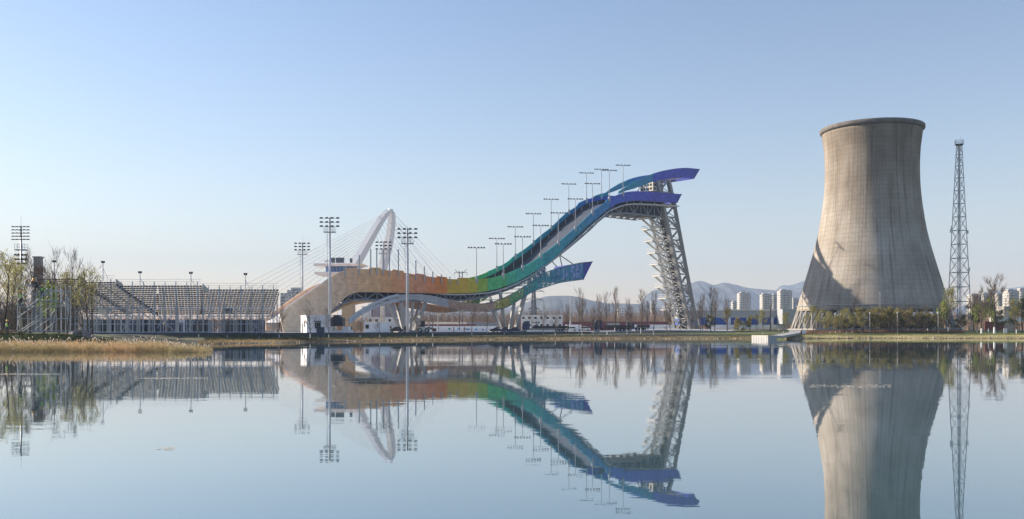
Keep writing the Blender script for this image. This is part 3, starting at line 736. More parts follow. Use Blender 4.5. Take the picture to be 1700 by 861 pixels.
# ================================================================== grandstand
def grandstand():
    root = thing_at('grandstand', P(300, 553, 172)); root.location.z = 1.5
    tag(root, 'long open-backed grandstand of dark seats on a galvanised scaffold frame, at the left', 'grandstand')
    seatm = mat('seat_plastic', (.07, .055, .07), .5, var=.3, scale=9); tread = mat('tread_board', (.50, .50, .49), .6)
    seats = []; tb = MB(); rk = MB(); rail = MB()
    secs = [(463, 336, 481, 170, -22, (0, 999)), (336, 262, 474.5, 168, -17, (262, 999)), (262, 192, 474.5, 168, 13, (0, 262)), (192, 131, 468.5, 166.5, 15, (0, 999)), (131, 50, 463, 167, 16, (0, 999))]
    for pa, pb, yt, D0, ang, clip in secs:
        o = P(pa, yt, D0); zt = o.z; n = int((zt - 4.8) / .335)
        du = Vector((-math.cos(R(ang)), math.sin(R(ang)), 0)); dv = Vector((math.sin(R(ang)), math.cos(R(ang)), 0))
        if ang < 0: du = Vector((-1, 0, 0))
        if ang > 0: du = Vector((-math.cos(R(ang * .4)), math.sin(R(ang * .4)), 0))
        L = abs(P(pa, yt, D0).x - P(pb, yt, D0).x) * (1.04 if ang > 0 else 1.0)
        ra = -math.atan2(du.y, -du.x); inside = lambda v: clip[0] <= CX + v.x / v.y * F <= clip[1]
        for k in range(n):
            z = zt - .335 * k; b = o + dv * (.8 * k); q = .28 - (2.8 if ang < 0 and clip[0] else (2.8 if False else 0)); end = L + (5 if clip[0] else 0); run = []
            if ang > 0 and clip[1] < 900: pass
            q = .28
            while q < end:
                v = b + du * q
                if inside(v): run.append(q); seats.append((v + Vector((0, 0, z - zt)), math.degrees(-ra), k))
                q += .56
            if run:
                c = b + du * ((run[0] + run[-1]) / 2); tb.box((c.x, c.y, z - .42), (run[-1] - run[0] + .6, .62, .05), ra)
        q = 0
        while q <= L + .1:
            a = o + du * q; e = a + dv * (.8 * n)
            if inside(e): rk.beam((a.x, a.y, zt - .6), (e.x, e.y, zt - .6 - .335 * n), .16)
            for f in (.25, .5, .75, 1.0):
                m_ = a.lerp(e, f)
                if inside(m_): rk.beam((m_.x, m_.y, zt - .65 - .335 * n * f), (m_.x, m_.y, 1.5), .09)
            q += 2.35
        a = o - Vector((0, .45, 0)); e = a + du * L
        for h in (.35, .75, 1.15): rail.beam((a.x, a.y, zt + h), (e.x, e.y, zt + h), .045)
    sm = MB()
    def seat(mb, p, ang):
        mb.box((p.x, p.y - .12, p.z - .02), (.48, .06, .23), R(-ang)); mb.box((p.x, p.y + .1, p.z - .16), (.48, .4, .05), R(-ang))
    seats.sort(key=lambda t: (t[2], t[0].y))
    for i, (p, ang, k) in enumerate(seats):
        if i < 100: mb = MB(); seat(mb, p, ang); wpart('seat', mb, seatm, root)
        else: seat(sm, p, ang)
    o = wpart('seat_rows', sm, seatm, root); o['kind'] = 'stuff'
    wpart('tread_board', tb, tread, root); wpart('raker', rk, GALV, root); wpart('back_rail', rail, GALV, root)
    mb = MB()
    for pa, pb in ((140, 300), (303, 352), (372, 440)): a, b = P(pa, 0, 190), P(pb, 0, 190); mb.box(((a.x + b.x) / 2, 190, 2.85), (b.x - a.x, .15, 2.6))
    wpart('dark_backdrop', mb, mat('backdrop_dark', (.10, .11, .14), .9, var=.3, scale=.4), root)  # backdrop sheets added to darken the bright space under the seats
    # rear scaffold, nearest the lake
    mb = MB(); br = MB()
    xs = list(np.arange(112, 464, 18.0))
    def yt(px): return 463 if px < 131 else (468.5 if px < 192 else (474.5 if px < 336 else 481))
    zh = lambda y, D=166: EYE + (HY - y) * D / F
    for i, px in enumerate(xs):
        D = 166 if px > 190 else 168; x = (px - CX) / F * D
        mb.beam((x, D, 1.5), (x, D, zh(yt(px) - 7)), .13 if i % 2 == 0 else .09)
        mb.beam((x, D + 3, 1.5), (x, D + 3, zh(yt(px) + 12)), .08)
        if i:
            xp = (xs[i - 1] - CX) / F * D
            for y in (511, 524.5, 537.5, 551): mb.beam((xp, D, zh(y)), (x, D, zh(y)), .13)
            for y in (511, 524.5, 537.5, 551): mb.beam((xp, D + 3, zh(y)), (x, D + 3, zh(y)), .07)
            br = mb
            if i % 3 == 0: br.beam((xp, D - .1, zh(551)), (x, D - .1, zh(526)), .1)
            if i % 3 == 1: br.beam((xp, D - .1, zh(537)), (x, D - .1, zh(512)), .08)
            if i % 4 == 2: br.beam((x, D + .1, zh(551)), (xp, D + .1, zh(537)), .1)
    wpart('scaffold_frame', mb, mat('scaffold_tube', (.40, .46, .54), .4, .3), root); mb = None
    # panels on top of frame where the height steps
    for px, y in ((131, 456), (192, 462), (336, 470)):
        D = 167; x = (px - CX) / F * D; mb = MB(); mb.add([(x, D, zh(y + 13)), (x, D, zh(y)), (x + .2, D + 2.4, zh(y + 8)), (x + .2, D + 2.4, zh(y + 15)), (x + .1, D, zh(y + 13)), (x + .1, D, zh(y)), (x + .3, D + 2.4, zh(y + 8)), (x + .3, D + 2.4, zh(y + 15))],
            [(0, 1, 2, 3), (7, 6, 5, 4), (0, 4, 5, 1), (1, 5, 6, 2), (2, 6, 7, 3), (3, 7, 4, 0)]); wpart('side_screen', mb, CREAM, root)
    # stairs up from the ground, dark
    mb = MB()
    for k in range(10): q = P(363, 551 - k * 2.1, 167 + k * .3); mb.box((q.x, q.y, q.z), (1.5, .3, .05))
    for dx in (-.75, .75): a = P(363, 553, 166.8); b = P(363, 530, 170); mb.beam((a.x + dx, a.y, a.z), (b.x + dx, b.y, b.z), .12)
    wpart('stair', mb, DSTEEL, root)
    for px in (172, 378): q = P(px, 521, 178); mb = MB(); mb.box(q + Vector((0, 0, .5)), (1.5, 1.2, 1.1)); mb.box(q + Vector((0, .3, 1.1)), (1.9, 1.8, .1)); wpart('entry_hood', mb, WHITE, root)
grandstand()
# containers kept beneath the stand
cont = [(156, 26, DSTEEL), (181, 14, DSTEEL), (205, 24, DSTEEL), (236, 16, DSTEEL), (262, 30, DSTEEL), (304, 12, WHITE), (323, 22, DSTEEL), (342, 14, DSTEEL), (395, 24, mat('dark_grey_sheet', (.06, .065, .075), .6)), (417, 10, DSTEEL)]
for i, (px, w, m) in enumerate(cont):
    D = 186 + i * .2; wd = w * D / F; h = 2.6; q = P(px, 0, D); root = thing_at('storage_container', (q.x, D, 1.55))
    mb = MB(); mb.box((q.x, D, 1.55 + h / 2), (wd, 2.4, h))
    for k in range(max(2, int(wd / .4))): mb.box((q.x - wd / 2 + .2 + k * .4, D - 1.21, 1.55 + h / 2), (.16, .06, h - .3))
    wpart('body', mb, m, root); mb = MB(); mb.box((q.x, D - 1.27, 1.55 + 1.0), (.8, .05, 2.0)); wpart('door', mb, GLASS if m is WHITE else BLACK, root)
    tag(root, ['dark container right of the rubble heap, under the left end of the grandstand', 'short dark container, second from the left under the grandstand', 'dark container, third from the left under the grandstand', 'short dark container, fourth from the left under the grandstand', 'dark container under the grandstand, left of the small white one', 'small white container under the grandstand', 'dark container right of the small white one under the stand', 'dark container just left of the stair under the grandstand', 'widest dark grey container right of the stair under the stand', 'narrow dark container under the right end of the grandstand'][i], 'container', 'containers under the grandstand')
# little twin-lamp poles on the stand
for i, (px, yt, yb) in enumerate([(171, 432, 463), (232.5, 449, 474), (317, 450, 474), (407.5, 452, 481), (90, 431, 463)]):
    D = 167.5; a = P(px, yb + 3, D); b = P(px, yt + 2, D); root = thing_at('lamp_pole', a); mb = MB(); mb.tube(a, b, .07, n=6); wpart('pole', mb, GALV, root)
    mb = MB(); mb.tube(P(px, yt + 13, D), P(px + 9, yb + 1, D), .04, n=4); wpart('stay', mb, GALV, root)
    for s in (-1, 1):
        mb = MB(); mb.box(b + Vector((.18 * s, 0, -.1)), (.22, .22, .3)); mb.box(b + Vector((.18 * s, 0, .08)), (.3, .28, .06)); wpart('lamp_head', mb, BLACK, root)
    tag(root, ['twin-lamp pole on the third step of the grandstand roofline, left of the higher seat block', 'second twin-lamp pole from the left above the middle seat block', 'twin-lamp pole near the right end of the middle seat block', 'twin-lamp pole above the lowest, right-hand seat block', 'twin-lamp pole at the far left of the stand among bare trees'][i], 'lamp pole', 'twin-lamp poles on the grandstand')

# ================================================================== floodlight masts
def mast(px, ytop, D, label, rows=3, cols=4, sp=1.0, group='tall floodlight masts', low=False, ybase=None):
    g = 1.4 if D < 200 else 1.6
    b = Vector(((px - CX) / F * D, D, g)); zt = EYE + (HY - ytop) * D / F; root = thing_at('floodlight_mast', b)
    zp = zt - sp * 4.2 * rows / 3 - .3
    mb = MB(); mb.tube(b, (b.x, b.y, zt - .6), .42 * sp, .2 * sp, 10); wpart('pole', mb, mat('mast_paint', (.52, .54, .57), .4, .2), root, True)
    mb = MB(); mb.tube((b.x, b.y, zt - 1), (b.x, b.y, zt + 2.6 * sp), .05, .02, 4); wpart('lightning_rod', mb, GALV, root)
    mb = MB(); mb.box((b.x, b.y, zp), (3.0 * sp, 1.6 * sp, .22)); pf = wpart('platform', mb, STEEL, root)
    mb = MB()
    for x in np.linspace(-1.45, 1.45, 5):
        for y in (-.75, .75): mb.beam((b.x + x * sp, b.y + y * sp, zp), (b.x + x * sp, b.y + y * sp, zp + 1.1), .05)
    for h in (.55, 1.1):
        for y in (-.75, .75): mb.beam((b.x - 1.45 * sp, b.y + y * sp, zp + h), (b.x + 1.45 * sp, b.y + y * sp, zp + h), .05)
    r_ = wpart('railing', mb, GALV, root); r_.parent = pf
    mb = MB()
    for k in range(6): z = zp - .7 - k * .5; mb.box((b.x - .75 * sp, b.y, z), (.5, .5, .05))
    z = g + 3
    while z < zp - 4: mb.box((b.x - .5 * sp, b.y, z), (.3, .1, .06)); z += 1.0
    mb.beam((b.x - .6 * sp, b.y, g + 2), (b.x - .6 * sp, b.y, zp), .06); wpart('ladder', mb, GALV, root)
    dz = (1.05 if rows == 3 else .9) * sp; fr = MB()
    for j in range(rows):
        z = zt - .9 * sp - dz * j; fr.beam((b.x - 2.1 * sp, b.y, z), (b.x + 2.1 * sp, b.y, z), .05)
        for i in range(cols):
            x = b.x + (-2.1 + 4.2 * i / (cols - 1)) * sp; h = MB(); y = b.y - .5 * sp; s_ = .82 * sp * min(1, 4 / cols)
            h.add([(x - .55 * s_, y - .3, z - .30 * s_), (x + .55 * s_, y - .3, z - .30 * s_), (x + .55 * s_, y + .5, z - .1 * s_), (x - .55 * s_, y + .5, z - .1 * s_), (x - .3 * s_, y, z + .25 * s_), (x + .3 * s_, y, z + .25 * s_), (x + .3 * s_, y + .3, z + .3 * s_), (x - .3 * s_, y + .3, z + .3 * s_)],
                  [(3, 2, 1, 0), (4, 5, 6, 7), (0, 1, 5, 4), (1, 2, 6, 5), (2, 3, 7, 6), (3, 0, 4, 7)])
            wpart('lamp_head', h, BLACK, root)
    wpart('lamp_frame', fr, STEEL, root)
    if low:
        z = EYE + (HY - 424) * D / F; fr = MB(); 
        for j in (0, 1, 2): fr.beam((b.x - 1., b.y, z - j * .8), (b.x + 1., b.y, z - j * .8), .08)
        wpart('lower_frame', fr, STEEL, root)
        for j in range(3):
            for x in (-.95, -.35, .35, .95): h = MB(); h.box((b.x + x, b.y - .3, z - j * .8 + .1), (.42, .4, .22)); h.box((b.x + x, b.y - .2, z - j * .8 + .25), (.22, .25, .16)); wpart('lamp_head', h, BLACK, root)
    return tag(root, label, 'floodlight', group)
mast(35, 371, 178, 'floodlight mast with five rows of lamps rising above the trees at the far left', rows=5, cols=5, sp=.66, low=True)
mast(547.5, 356, 226, 'tallest floodlight mast, in front of the beige end of the ski jump', sp=.92)
mast(676.5, 374, 226, 'floodlight mast in front of the orange panels, right of the white arch', sp=.95)
mast(502, 399, 300, 'shorter floodlight mast between the grandstand and the ski jump landing', sp=.98)
mast(637, 397, 310, 'floodlight mast standing in front of the right leg of the white arch', sp=1.05)

# ================================================================== bridge
def bridge():
    D = 505.0; root = thing_at('bridge_pylon', (P(606, 550, D).x, D, 1.6))
    tag(root, 'tall white looped arch of a cable-stayed bridge rising behind the ski jump', 'bridge')
    line = [(566, 551), (577, 485), (588, 443), (601, 419), (614, 396), (626, 375), (636, 360), (643, 351), (648, 348.5), (650.2, 352), (650.5, 364), (648.5, 385), (643.5, 412), (635.5, 442), (624, 490), (610, 551)]
    ctrl = [P(a_, b_, 500 + 30 * i / 15) for i, (a_, b_) in enumerate(line)]; pts = []
    for i in range(len(ctrl) - 1):
        p0, p1, p2, p3 = ctrl[max(0, i - 1)], ctrl[i], ctrl[i + 1], ctrl[min(len(ctrl) - 1, i + 2)]
        for k in range(6): t = k / 6; pts.append(.5 * (2 * p1 + (p2 - p0) * t + (2 * p0 - 5 * p1 + 4 * p2 - p3) * t * t + (3 * p1 - p0 - 3 * p2 + p3) * t ** 3))
    pts.append(ctrl[-1])
    for _ in range(4): pts = [pts[0]] + [(pts[i - 1] + pts[i] * 2 + pts[i + 1]) / 4 for i in range(1, len(pts) - 1)] + [pts[-1]]
    mb = MB(); vs = []; n = len(pts)
    for i, p in enumerate(pts):
        d = (pts[min(n - 1, i + 1)] - pts[max(0, i - 1)]).normalized(); f = i / (n - 1)
        y = Vector((.88, -.35, .0)); x = d.cross(Vector((.35, .9, 0))).normalized()
        f_ = abs(f - .54) * 2; w = 1.05 + .85 * min(1, f_); dep = 1.5 + 1.6 * min(1, f_)
        yv = Vector((.45, .89, 0)) ; xv = d.cross(yv).normalized()
        for a, b_ in ((-1, -1), (1, -1), (1, 1), (-1, 1)): vs.append(p + xv * (a * w) + yv * (b_ * dep))
    fs = [(4 * i + k, 4 * i + (k + 1) % 4, 4 * i + 4 + (k + 1) % 4, 4 * i + 4 + k) for i in range(n - 1) for k in range(4)] + [(3, 2, 1, 0), (4 * n - 4, 4 * n - 3, 4 * n - 2, 4 * n - 1)]
    mb.add(vs, fs); wpart('arch', mb, mat('arch_white', (.84, .83, .82), .5, var=.04), root)
    cm = mat('stay_cable', (.42, .43, .45), .4)
    for i in range(13):
        f = i / 12; a = P(644 - 42 * f, 352 + 66 * f, 508); e = P(330 + i * 16, 511 + i * 1.5, 560); mb = MB(); mb.tube(a, e, .11, n=4, cap=False); wpart('stay_cable', mb, cm, root)
    for i in range(11):
        f = i / 10; a = P(651 - 10 * f, 352 + 62 * f, 517); e = P(812 - i * 11, 520, 450); mb = MB(); mb.tube(a, e, .12, n=4, cap=False); wpart('stay_cable', mb, cm, root)
    for i in range(7):
        f = i / 6; a = P(644 - 20 * f, 353 + 36 * f, 508); e = P(775 - i * 17, 525, 470); mb = MB(); mb.tube(a, e, .1, n=4, cap=False); wpart('stay_cable', mb, cm, root)
    mb = MB(); a = P(300, 535, 560); b = P(800, 540, 450); mb.beam(a, b, 26, 3); wpart('deck', mb, CONC, root)
bridge()

# ================================================================== buildings
def windows_on(root, o, ux, n, cols, rows, w, h, x0, dx, z0, dz, m=None, name='window', depth=.06):
    """window panes on a face: o face origin, ux along, n outward"""
    for j in range(rows):
        for i in range(cols):
            c = o + ux * (x0 + dx * i) + Vector((0, 0, z0 + dz * j)); mb = MB()
            a = math.atan2(ux.y, ux.x); mb.box(c + n * .03, (w + .16, depth, h + .16), a); f = wpart(name, mb, WHITE if w > .5 else STEEL, root)
            mb = MB(); mb.box(c + n * (.03 + depth / 2 + .02), (w, .04, h), a); p = wpart('pane', mb, m or DGLASS, root); p.parent = f

# judges' building on the ramp's far side
def judge():
    D = 290.0; x0 = P(517.5, 0, D).x; x1 = P(602, 0, D).x; zf = lambda y: EYE + (HY - y) * D / F
    root = thing_at('judges_building', ((x0 + x1) / 2, D + 6, 1.6)); tag(root, 'white flat building with a blue glass band above the beige end of the jump', 'building')
    def slab(y0, y1, xa, xb, cut, nm, m=WALLW, tip=0):
        mb = MB(); a, b = zf(y1), zf(y0)
        vs = [(xa - cut, D, b), (xb, D, b), (xb, D + 13, b), (xa - cut, D + 13, b), (xa, D, a), (xb - tip, D, a), (xb - tip, D + 12, a), (xa, D + 12, a)]
        mb.add(vs, [(0, 1, 2, 3), (7, 6, 5, 4), (4, 5, 1, 0), (5, 6, 2, 1), (6, 7, 3, 2), (7, 4, 0, 3)]); wpart(nm, mb, m, root)
    slab(437, 441.3, x0 + .8, x1, .25, 'roof', tip=2.5); slab(451, 455.3, x0 + 1, x1 - 3, .25, 'floor_slab', tip=2)
    mb = MB(); mb.box(((x0 + x1) / 2 + 1, D + 6, (zf(441.4) + zf(451)) / 2), (x1 - x0 - 6, 9, zf(441.4) - zf(451) - .06)); wpart('glass_band', mb, mat('blue_glass', (.08, .20, .44), .15, var=.4, scale=.4), root)
    mb = MB()
    for x in np.arange(x0 + 5.2, x1 - 3, 1.05): mb.beam((x, D + 1.35, zf(451)), (x, D + 1.35, zf(441.5)), .1)
    wpart('mullion', mb, STEEL, root)
    for px, w, h in ((553, 1.0, 1.4), (564.5, 2.4, 1.45), (583, .6, 1.2)): mb = MB(); q = P(px, 437, D + 5); mb.box(q + Vector((0, 0, h / 2 + .2)), (w, 1.5, h)); mb.box(q + Vector((0, 0, h + .25)), (w + .2, 1.7, .1)); wpart('roof_unit', mb, DSTEEL, root)
    mb = MB(); q = P(543, 437, D + 1); mb.beam(q, q + Vector((0, 0, 1.3)), .1); mb.box(q + Vector((0, 0, .7)), (1.6, .3, .35)); wpart('aerial', mb, STEEL, root)
    for px in (575.5,): mb = MB(); q = P(px, 0, D + 6); mb.box((q.x + .6, q.y, (zf(457) + 1.6) / 2), (3.4, 5, zf(457) - 1.5)); wpart('core', mb, mat('tan_wall', (.40, .34, .24), .85), root)
judge()

def hut(name, label, cat, pxa, pxb, ytop, D, dep, m, wins=(), g=1.5, roof=None, sidewin=False, parapet=True, rz=0):
    xa, xb = P(pxa, 0, D).x, P(pxb, 0, D).x; zt = EYE + (HY - ytop) * D / F
    root = thing_at(name, ((xa + xb) / 2, D + dep / 2, g)); tag(root, label, cat)
    mb = MB(); mb.box(((xa + xb) / 2, D + dep / 2, (zt + g) / 2), (xb - xa, dep, zt - g)); wpart('wall', mb, m, root)
    mb = MB(); mb.box(((xa + xb) / 2, D + dep / 2, zt + .08), (xb - xa + .3, dep + .3, .16)); wpart('roof', mb, roof or WHITE, root)
    for (px, py, w, h) in wins: windows_on(root, P(px, py, D), Vector((1, 0, 0)), Vector((0, -1, 0)), 1, 1, w, h, 0, 1, 0, 1)
    if sidewin:
        o = Vector((xa, D + dep * .5, g + 1.6)); windows_on(root, o, Vector((0, 1, 0)), Vector((-1, 0, 0)), 2, 1, .7, 1.2, -1.5, 3, 0, 1)
    return root
# left hut with its sunlit side (turned a little so the side shows)
def white_hut():
    D = 197.0; a = P(509, 0, D); b = P(548.5, 0, D); zt = EYE + (HY - 524) * D / F; g = 1.4; dep = 7
    root = thing_at('hut', (a.x, a.y, g)); tag(root, 'small white flat-roofed hut with three windows below the beige end of the jump', 'hut')
    c = Vector((P(499.5, 0, D + dep).x, D + dep, 0)); d = b + (c - a)
    mb = MB(); vs = [(p.x, p.y, z) for z in (g, zt) for p in (a, b, d, c)]
    mb.add(vs, [(3, 2, 1, 0), (4, 5, 6, 7), (0, 1, 5, 4), (1, 2, 6, 5), (2, 3, 7, 6), (3, 0, 4, 7)]); wpart('wall', mb, WHITE, root)
    mb = MB(); vs = [(p.x * 1., p.y, z) for z in (zt + .003, zt + .18) for p in (a + Vector((-.1, -.1, 0)), b + Vector((.1, -.1, 0)), d + Vector((.1, .1, 0)), c + Vector((-.1, .1, 0)))]
    mb.add(vs, [(3, 2, 1, 0), (4, 5, 6, 7), (0, 1, 5, 4), (1, 2, 6, 5), (2, 3, 7, 6), (3, 0, 4, 7)]); wpart('roof', mb, WALLW, root)
    for px, w in ((524, .28), (527.7, .4), (531.2, .28)): windows_on(root, P(px, 540, D), Vector((1, 0, 0)), Vector((0, -1, 0)), 1, 1, w, 1.15, 0, 1, 0, 1)
    mb = MB(); mb.box(P(527.6, 533.2, D) + Vector((0, -.2, 0)), (1.4, .4, .22)); wpart('window_hood', mb, DSTEEL, root)
    ux = (c - a); ux.z = 0; L = ux.length; ux.normalize(); nn = Vector((-ux.y, ux.x, 0)) * 1.; nn = nn if nn.x < 0 else -nn
    windows_on(root, Vector((a.x, a.y, g + 2.0)), ux, nn, 1, 1, 1.0, 1.3, L * .3, 1, 0, 1)
    mb = MB(); q = Vector((a.x, a.y, g + 1.1)) + ux * (L * .72) + nn * .05; mb.box(q, (.9, .08, 2.1), math.atan2(ux.y, ux.x)); wpart('door', mb, DGLASS, root)
white_hut()
hut('site_cabin', 'pale box-shaped site cabin under the grey arch, left of the parked car', 'cabin', 604.5, 644.5, 535.5, 232, 3.2, mat('cabin_panel', (.62, .66, .70), .5, var=.03), wins=[(608.5, 542, .55, .95), (611, 542, .4, .95)], g=1.55, parapet=False)
# black box sign on a stepped base
def black_box():
    D = 203; root = thing_at('black_shed', P(560, 553, D)); root.location.z = 1.45; tag(root, 'black faceted kiosk roof on a white stepped base beside the tallest mast', 'kiosk')
    z = lambda y: EYE + (HY - y) * D / F; X = lambda p: P(p, 0, D).x
    out = [(548.5, 541), (568.5, 541), (568.5, 528), (562.5, 525), (562, 522.5), (554, 522.5), (553, 526), (548.5, 529)]
    mb = MB(); A = [Vector((X(p), D, z(y))) for p, y in out]; n = len(A); mb.add(A + [a + Vector((0, 3.5, 0)) for a in A], [tuple(range(n)), tuple(range(2 * n - 1, n - 1, -1))] + [(k, n + k, n + (k + 1) % n, (k + 1) % n) for k in range(n)]); wpart('black_roof', mb, mat('black_cladding', (.035, .037, .045), .5), root)
    for (p0, p1, y0, y1, dd) in ((547, 582, 548, 553.4, 0), (568, 577.5, 541.8, 547.8, .4), (547, 553, 541.3, 547.8, .4)): mb = MB(); mb.box(((X(p0) + X(p1)) / 2, D + 1.8 + dd, (z(y0) + z(y1)) / 2), (X(p1) - X(p0), 3.4, z(y0) - z(y1))); wpart('base_step', mb, WALLW, root)
black_box()
# grey-roofed plant building seen under the arch
def plant():
    D = 345; z = lambda y: EYE + (HY - y) * D / F; X = lambda p: P(p, 0, D).x
    root = thing_at('plant_building', (X(640), D, 1.6)); tag(root, 'two-storey white building with a sloping purple-grey roof seen beneath the grey arch', 'building')
    mb = MB(); mb.box(((X(600) + X(674)) / 2, D + 7, (z(526) + 1.6) / 2), (X(674) - X(600), 14, z(526) - 1.6)); wpart('wall', mb, WALLW, root)
    A = [(616, 526), (670, 526), (670, 500), (624, 500)]
    mb = MB(); v = [Vector((X(a), D + .2, z(b) + .003)) for a, b in A]; mb.add(v + [Vector((p.x, p.y + 13, p.z)) for p in v], [(0, 1, 2, 3), (7, 6, 5, 4), (0, 4, 5, 1), (1, 5, 6, 2), (2, 6, 7, 3), (3, 7, 4, 0)]); wpart('roof', mb, mat('slate_sheet', (.30, .27, .31), .7), root)
    mb = MB(); mb.box((X(608), D + 6, (z(526) + z(508)) / 2), (X(616) - X(600), 10, z(508) - z(526))); wpart('stair_tower', mb, WALLW, root)
    for p in (614.5, 625, 647, 660): windows_on(root, Vector((X(p), D, z(531.5))), Vector((1, 0, 0)), Vector((0, -1, 0)), 1, 1, .9, .9, 0, 1, 0, 1)
    windows_on(root, Vector((X(648), D, z(543))), Vector((1, 0, 0)), Vector((0, -1, 0)), 2, 1, .9, .9, 0, 3, 0, 1)
    mb = MB(); mb.tube((X(635.5), D - 3, 1.6), (X(635.5), D - 3, z(505)), .35, n=8); wpart('vent_pipe', mb, CREAM, root)
plant()
def offices():
    D = 330; z = lambda y: EYE + (HY - y) * D / F; X = lambda p: P(p, 0, D).x
    root = thing_at('site_office', (X(902), D, 1.7)); tag(root, 'two-storey white container office with a row of upper windows behind the dark truck', 'office')
    mb = MB(); mb.box(((X(866) + X(934)) / 2, D + 4, (z(523.5) + 1.7) / 2), (X(934) - X(866), 8, z(523.5) - 1.7)); wpart('wall', mb, WALLW, root)
    mb = MB()
    for k in range(15): x = X(866) + (X(934) - X(866)) * k / 14; mb.box((x, D - .04, (z(524) + 1.7) / 2), (.12, .08, z(524) - 1.7))
    wpart('panel_joint', mb, WHITE, root)
    mb = MB(); mb.box(((X(866) + X(934)) / 2, D + 4, z(523.5) + .1), (X(934) - X(866) + .4, 8.4, .2)); wpart('roof', mb, WALLW, root)
    for p in (869, 879, 889, 899, 909, 919.5, 929.5):
        windows_on(root, Vector((X(p), D, z(527.5))), Vector((1, 0, 0)), Vector((0, -1, 0)), 1, 1, .8, .7, 0, 1, 0, 1)
        if p != 889: windows_on(root, Vector((X(p), D, z(539.5))), Vector((1, 0, 0)), Vector((0, -1, 0)), 1, 1, .8, .7, 0, 1, 0, 1)
    mb = MB()
    for h in (520.5, 518): mb.beam((X(866), D + .3, z(h)), (X(905), D + .3, z(h)), .07)
    for p in range(866, 906, 5): mb.beam((X(p), D + .3, z(523.2)), (X(p), D + .3, z(518)), .07)
    wpart('roof_railing', mb, DSTEEL, root)
offices()
def blue_hall():
    D = 400; z = lambda y: EYE + (HY - y) * D / F; X = lambda p: P(p, 0, D).x
    root = thing_at('exhibition_hall', (X(1220), D, 1.7)); tag(root, 'long low grey hall with blue lower panels behind the trees left of the cooling tower', 'hall')
    a, b = X(1134), X(1302)
    mb = MB(); mb.box(((a + b) / 2, D + 10, (z(515) + z(527)) / 2), (b - a, 20, z(515) - z(527))); wpart('wall', mb, mat('grey_sheet', (.40, .42, .44), .5, stretch=(8, 1, .2)), root)
    mb = MB(); mb.box(((a + b) / 2, D + 10, z(514.4)), (b - a + 1, 21, .35)); wpart('roof', mb, WHITE, root)
    mb = MB(); mb.box(((a + b) / 2, D + 10.3, (z(527) + z(539)) / 2), (b - a, 20, z(527) - z(539))); wpart('blue_cladding', mb, BLUE, root)
    for p in (1158, 1177, 1210, 1242, 1262, 1281): mb = MB(); mb.box((X(p), D - .1, (z(527) + z(539)) / 2), (1.4, .8, z(527) - z(539))); wpart('pillar', mb, WHITE, root)
    mb = MB(); mb.box((X(1240), D - 3, (z(539) + z(546)) / 2), (X(1300) - X(1176), 1.0, z(539) - z(546))); wpart('hoarding', mb, WHITE, root)
    mb = MB(); mb.box((X(1299), D - 6, (z(512) + z(540)) / 2), (X(1312) - X(1290), 8, z(516) - z(540))); wpart('end_block', mb, mat('grey_sheet', (.40, .42, .44)), root)
blue_hall()
# high-rise blocks
def window_wall(name, col, bw, rh):
    if name in MATS: return MATS[name]
    m = bpy.data.materials.new(name); m.use_nodes = True; n = m.node_tree.nodes; l = m.node_tree.links; b = n['Principled BSDF']; b.inputs['Roughness'].default_value = .8
    tc = n.new('ShaderNodeTexCoord'); sp = n.new('ShaderNodeSeparateXYZ'); l.new(tc.outputs['Object'], sp.inputs[0]); ad = n.new('ShaderNodeMath'); ad.operation = 'ADD'; l.new(sp.outputs[0], ad.inputs[0]); l.new(sp.outputs[1], ad.inputs[1])
    cb = n.new('ShaderNodeCombineXYZ'); l.new(ad.outputs[0], cb.inputs[0]); l.new(sp.outputs[2], cb.inputs[1])
    br = n.new('ShaderNodeTexBrick'); br.offset = 0; br.inputs['Scale'].default_value = 1; br.inputs['Brick Width'].default_value = bw; br.inputs['Row Height'].default_value = rh; br.inputs['Mortar Size'].default_value = .75; br.inputs['Mortar Smooth'].default_value = 0
    br.inputs['Color1'].default_value = (.09, .11, .14, 1); br.inputs['Color2'].default_value = (.22, .22, .23, 1); br.inputs['Mortar'].default_value = (*col, 1); l.new(cb.outputs[0], br.inputs['Vector']); l.new(br.outputs[0], b.inputs['Base Color']); MATS[name] = m; return m
def tower_block(pxa, pxb, ytop, D, label, face=0.45, floors=None, group='distant apartment towers', crown=True):
    xa, xb = P(pxa, 0, D).x, P(pxb, 0, D).x; zt = EYE + (HY - ytop) * D / F; w = xb - xa; root = thing_at('apartment_tower', ((xa + xb) / 2, D, 1.6))
    dep = w * .9; wm = window_wall('tower_render', (.52, .48, .42), 3.3, 3.1)
    mb = MB(); mb.box(((xa + xb) / 2, D + dep / 2, (zt + 1.6) / 2), (w, dep, zt - 1.6))
    if crown: mb.box(((xa + xb) / 2 - w * .12, D + dep / 2, zt + .9), (w * .45, dep * .6, 1.8)); mb.box(((xa + xb) / 2 + w * .33, D + dep / 2, zt + .6), (w * .2, dep * .5, 1.2))
    # projecting bays
    for f in (.12, .5, .86): mb.box((xa + w * f, D - .9, (zt + 1.6) / 2 - 1), (w * .16, 1.8, zt - 4))
    wpart('wall', mb, wm, root)
    mb = MB(); n = 0
    for k in range(n):
        z = 4 + k * (zt - 5) / n
        for f0, f1 in ((.22, .41), (.59, .77)): mb.box((xa + w * (f0 + f1) / 2, D - .15, z), (w * (f1 - f0), .4, 1.6))
        for f0 in (.12, .5, .86): mb.box((xa + w * f0, D - 1.85, z), (w * .07, .2, 1.5))
        for f0 in (.2, .5, .8): mb.box((xa - .1, D + dep * f0, z), (.3, dep * .12, 1.5))
    return tag(root, label, 'apartment tower', group)
tower_block(1216, 1227, 501, 1400, 'short cream block, lowest and leftmost of the towers beside the leaning steel tower')
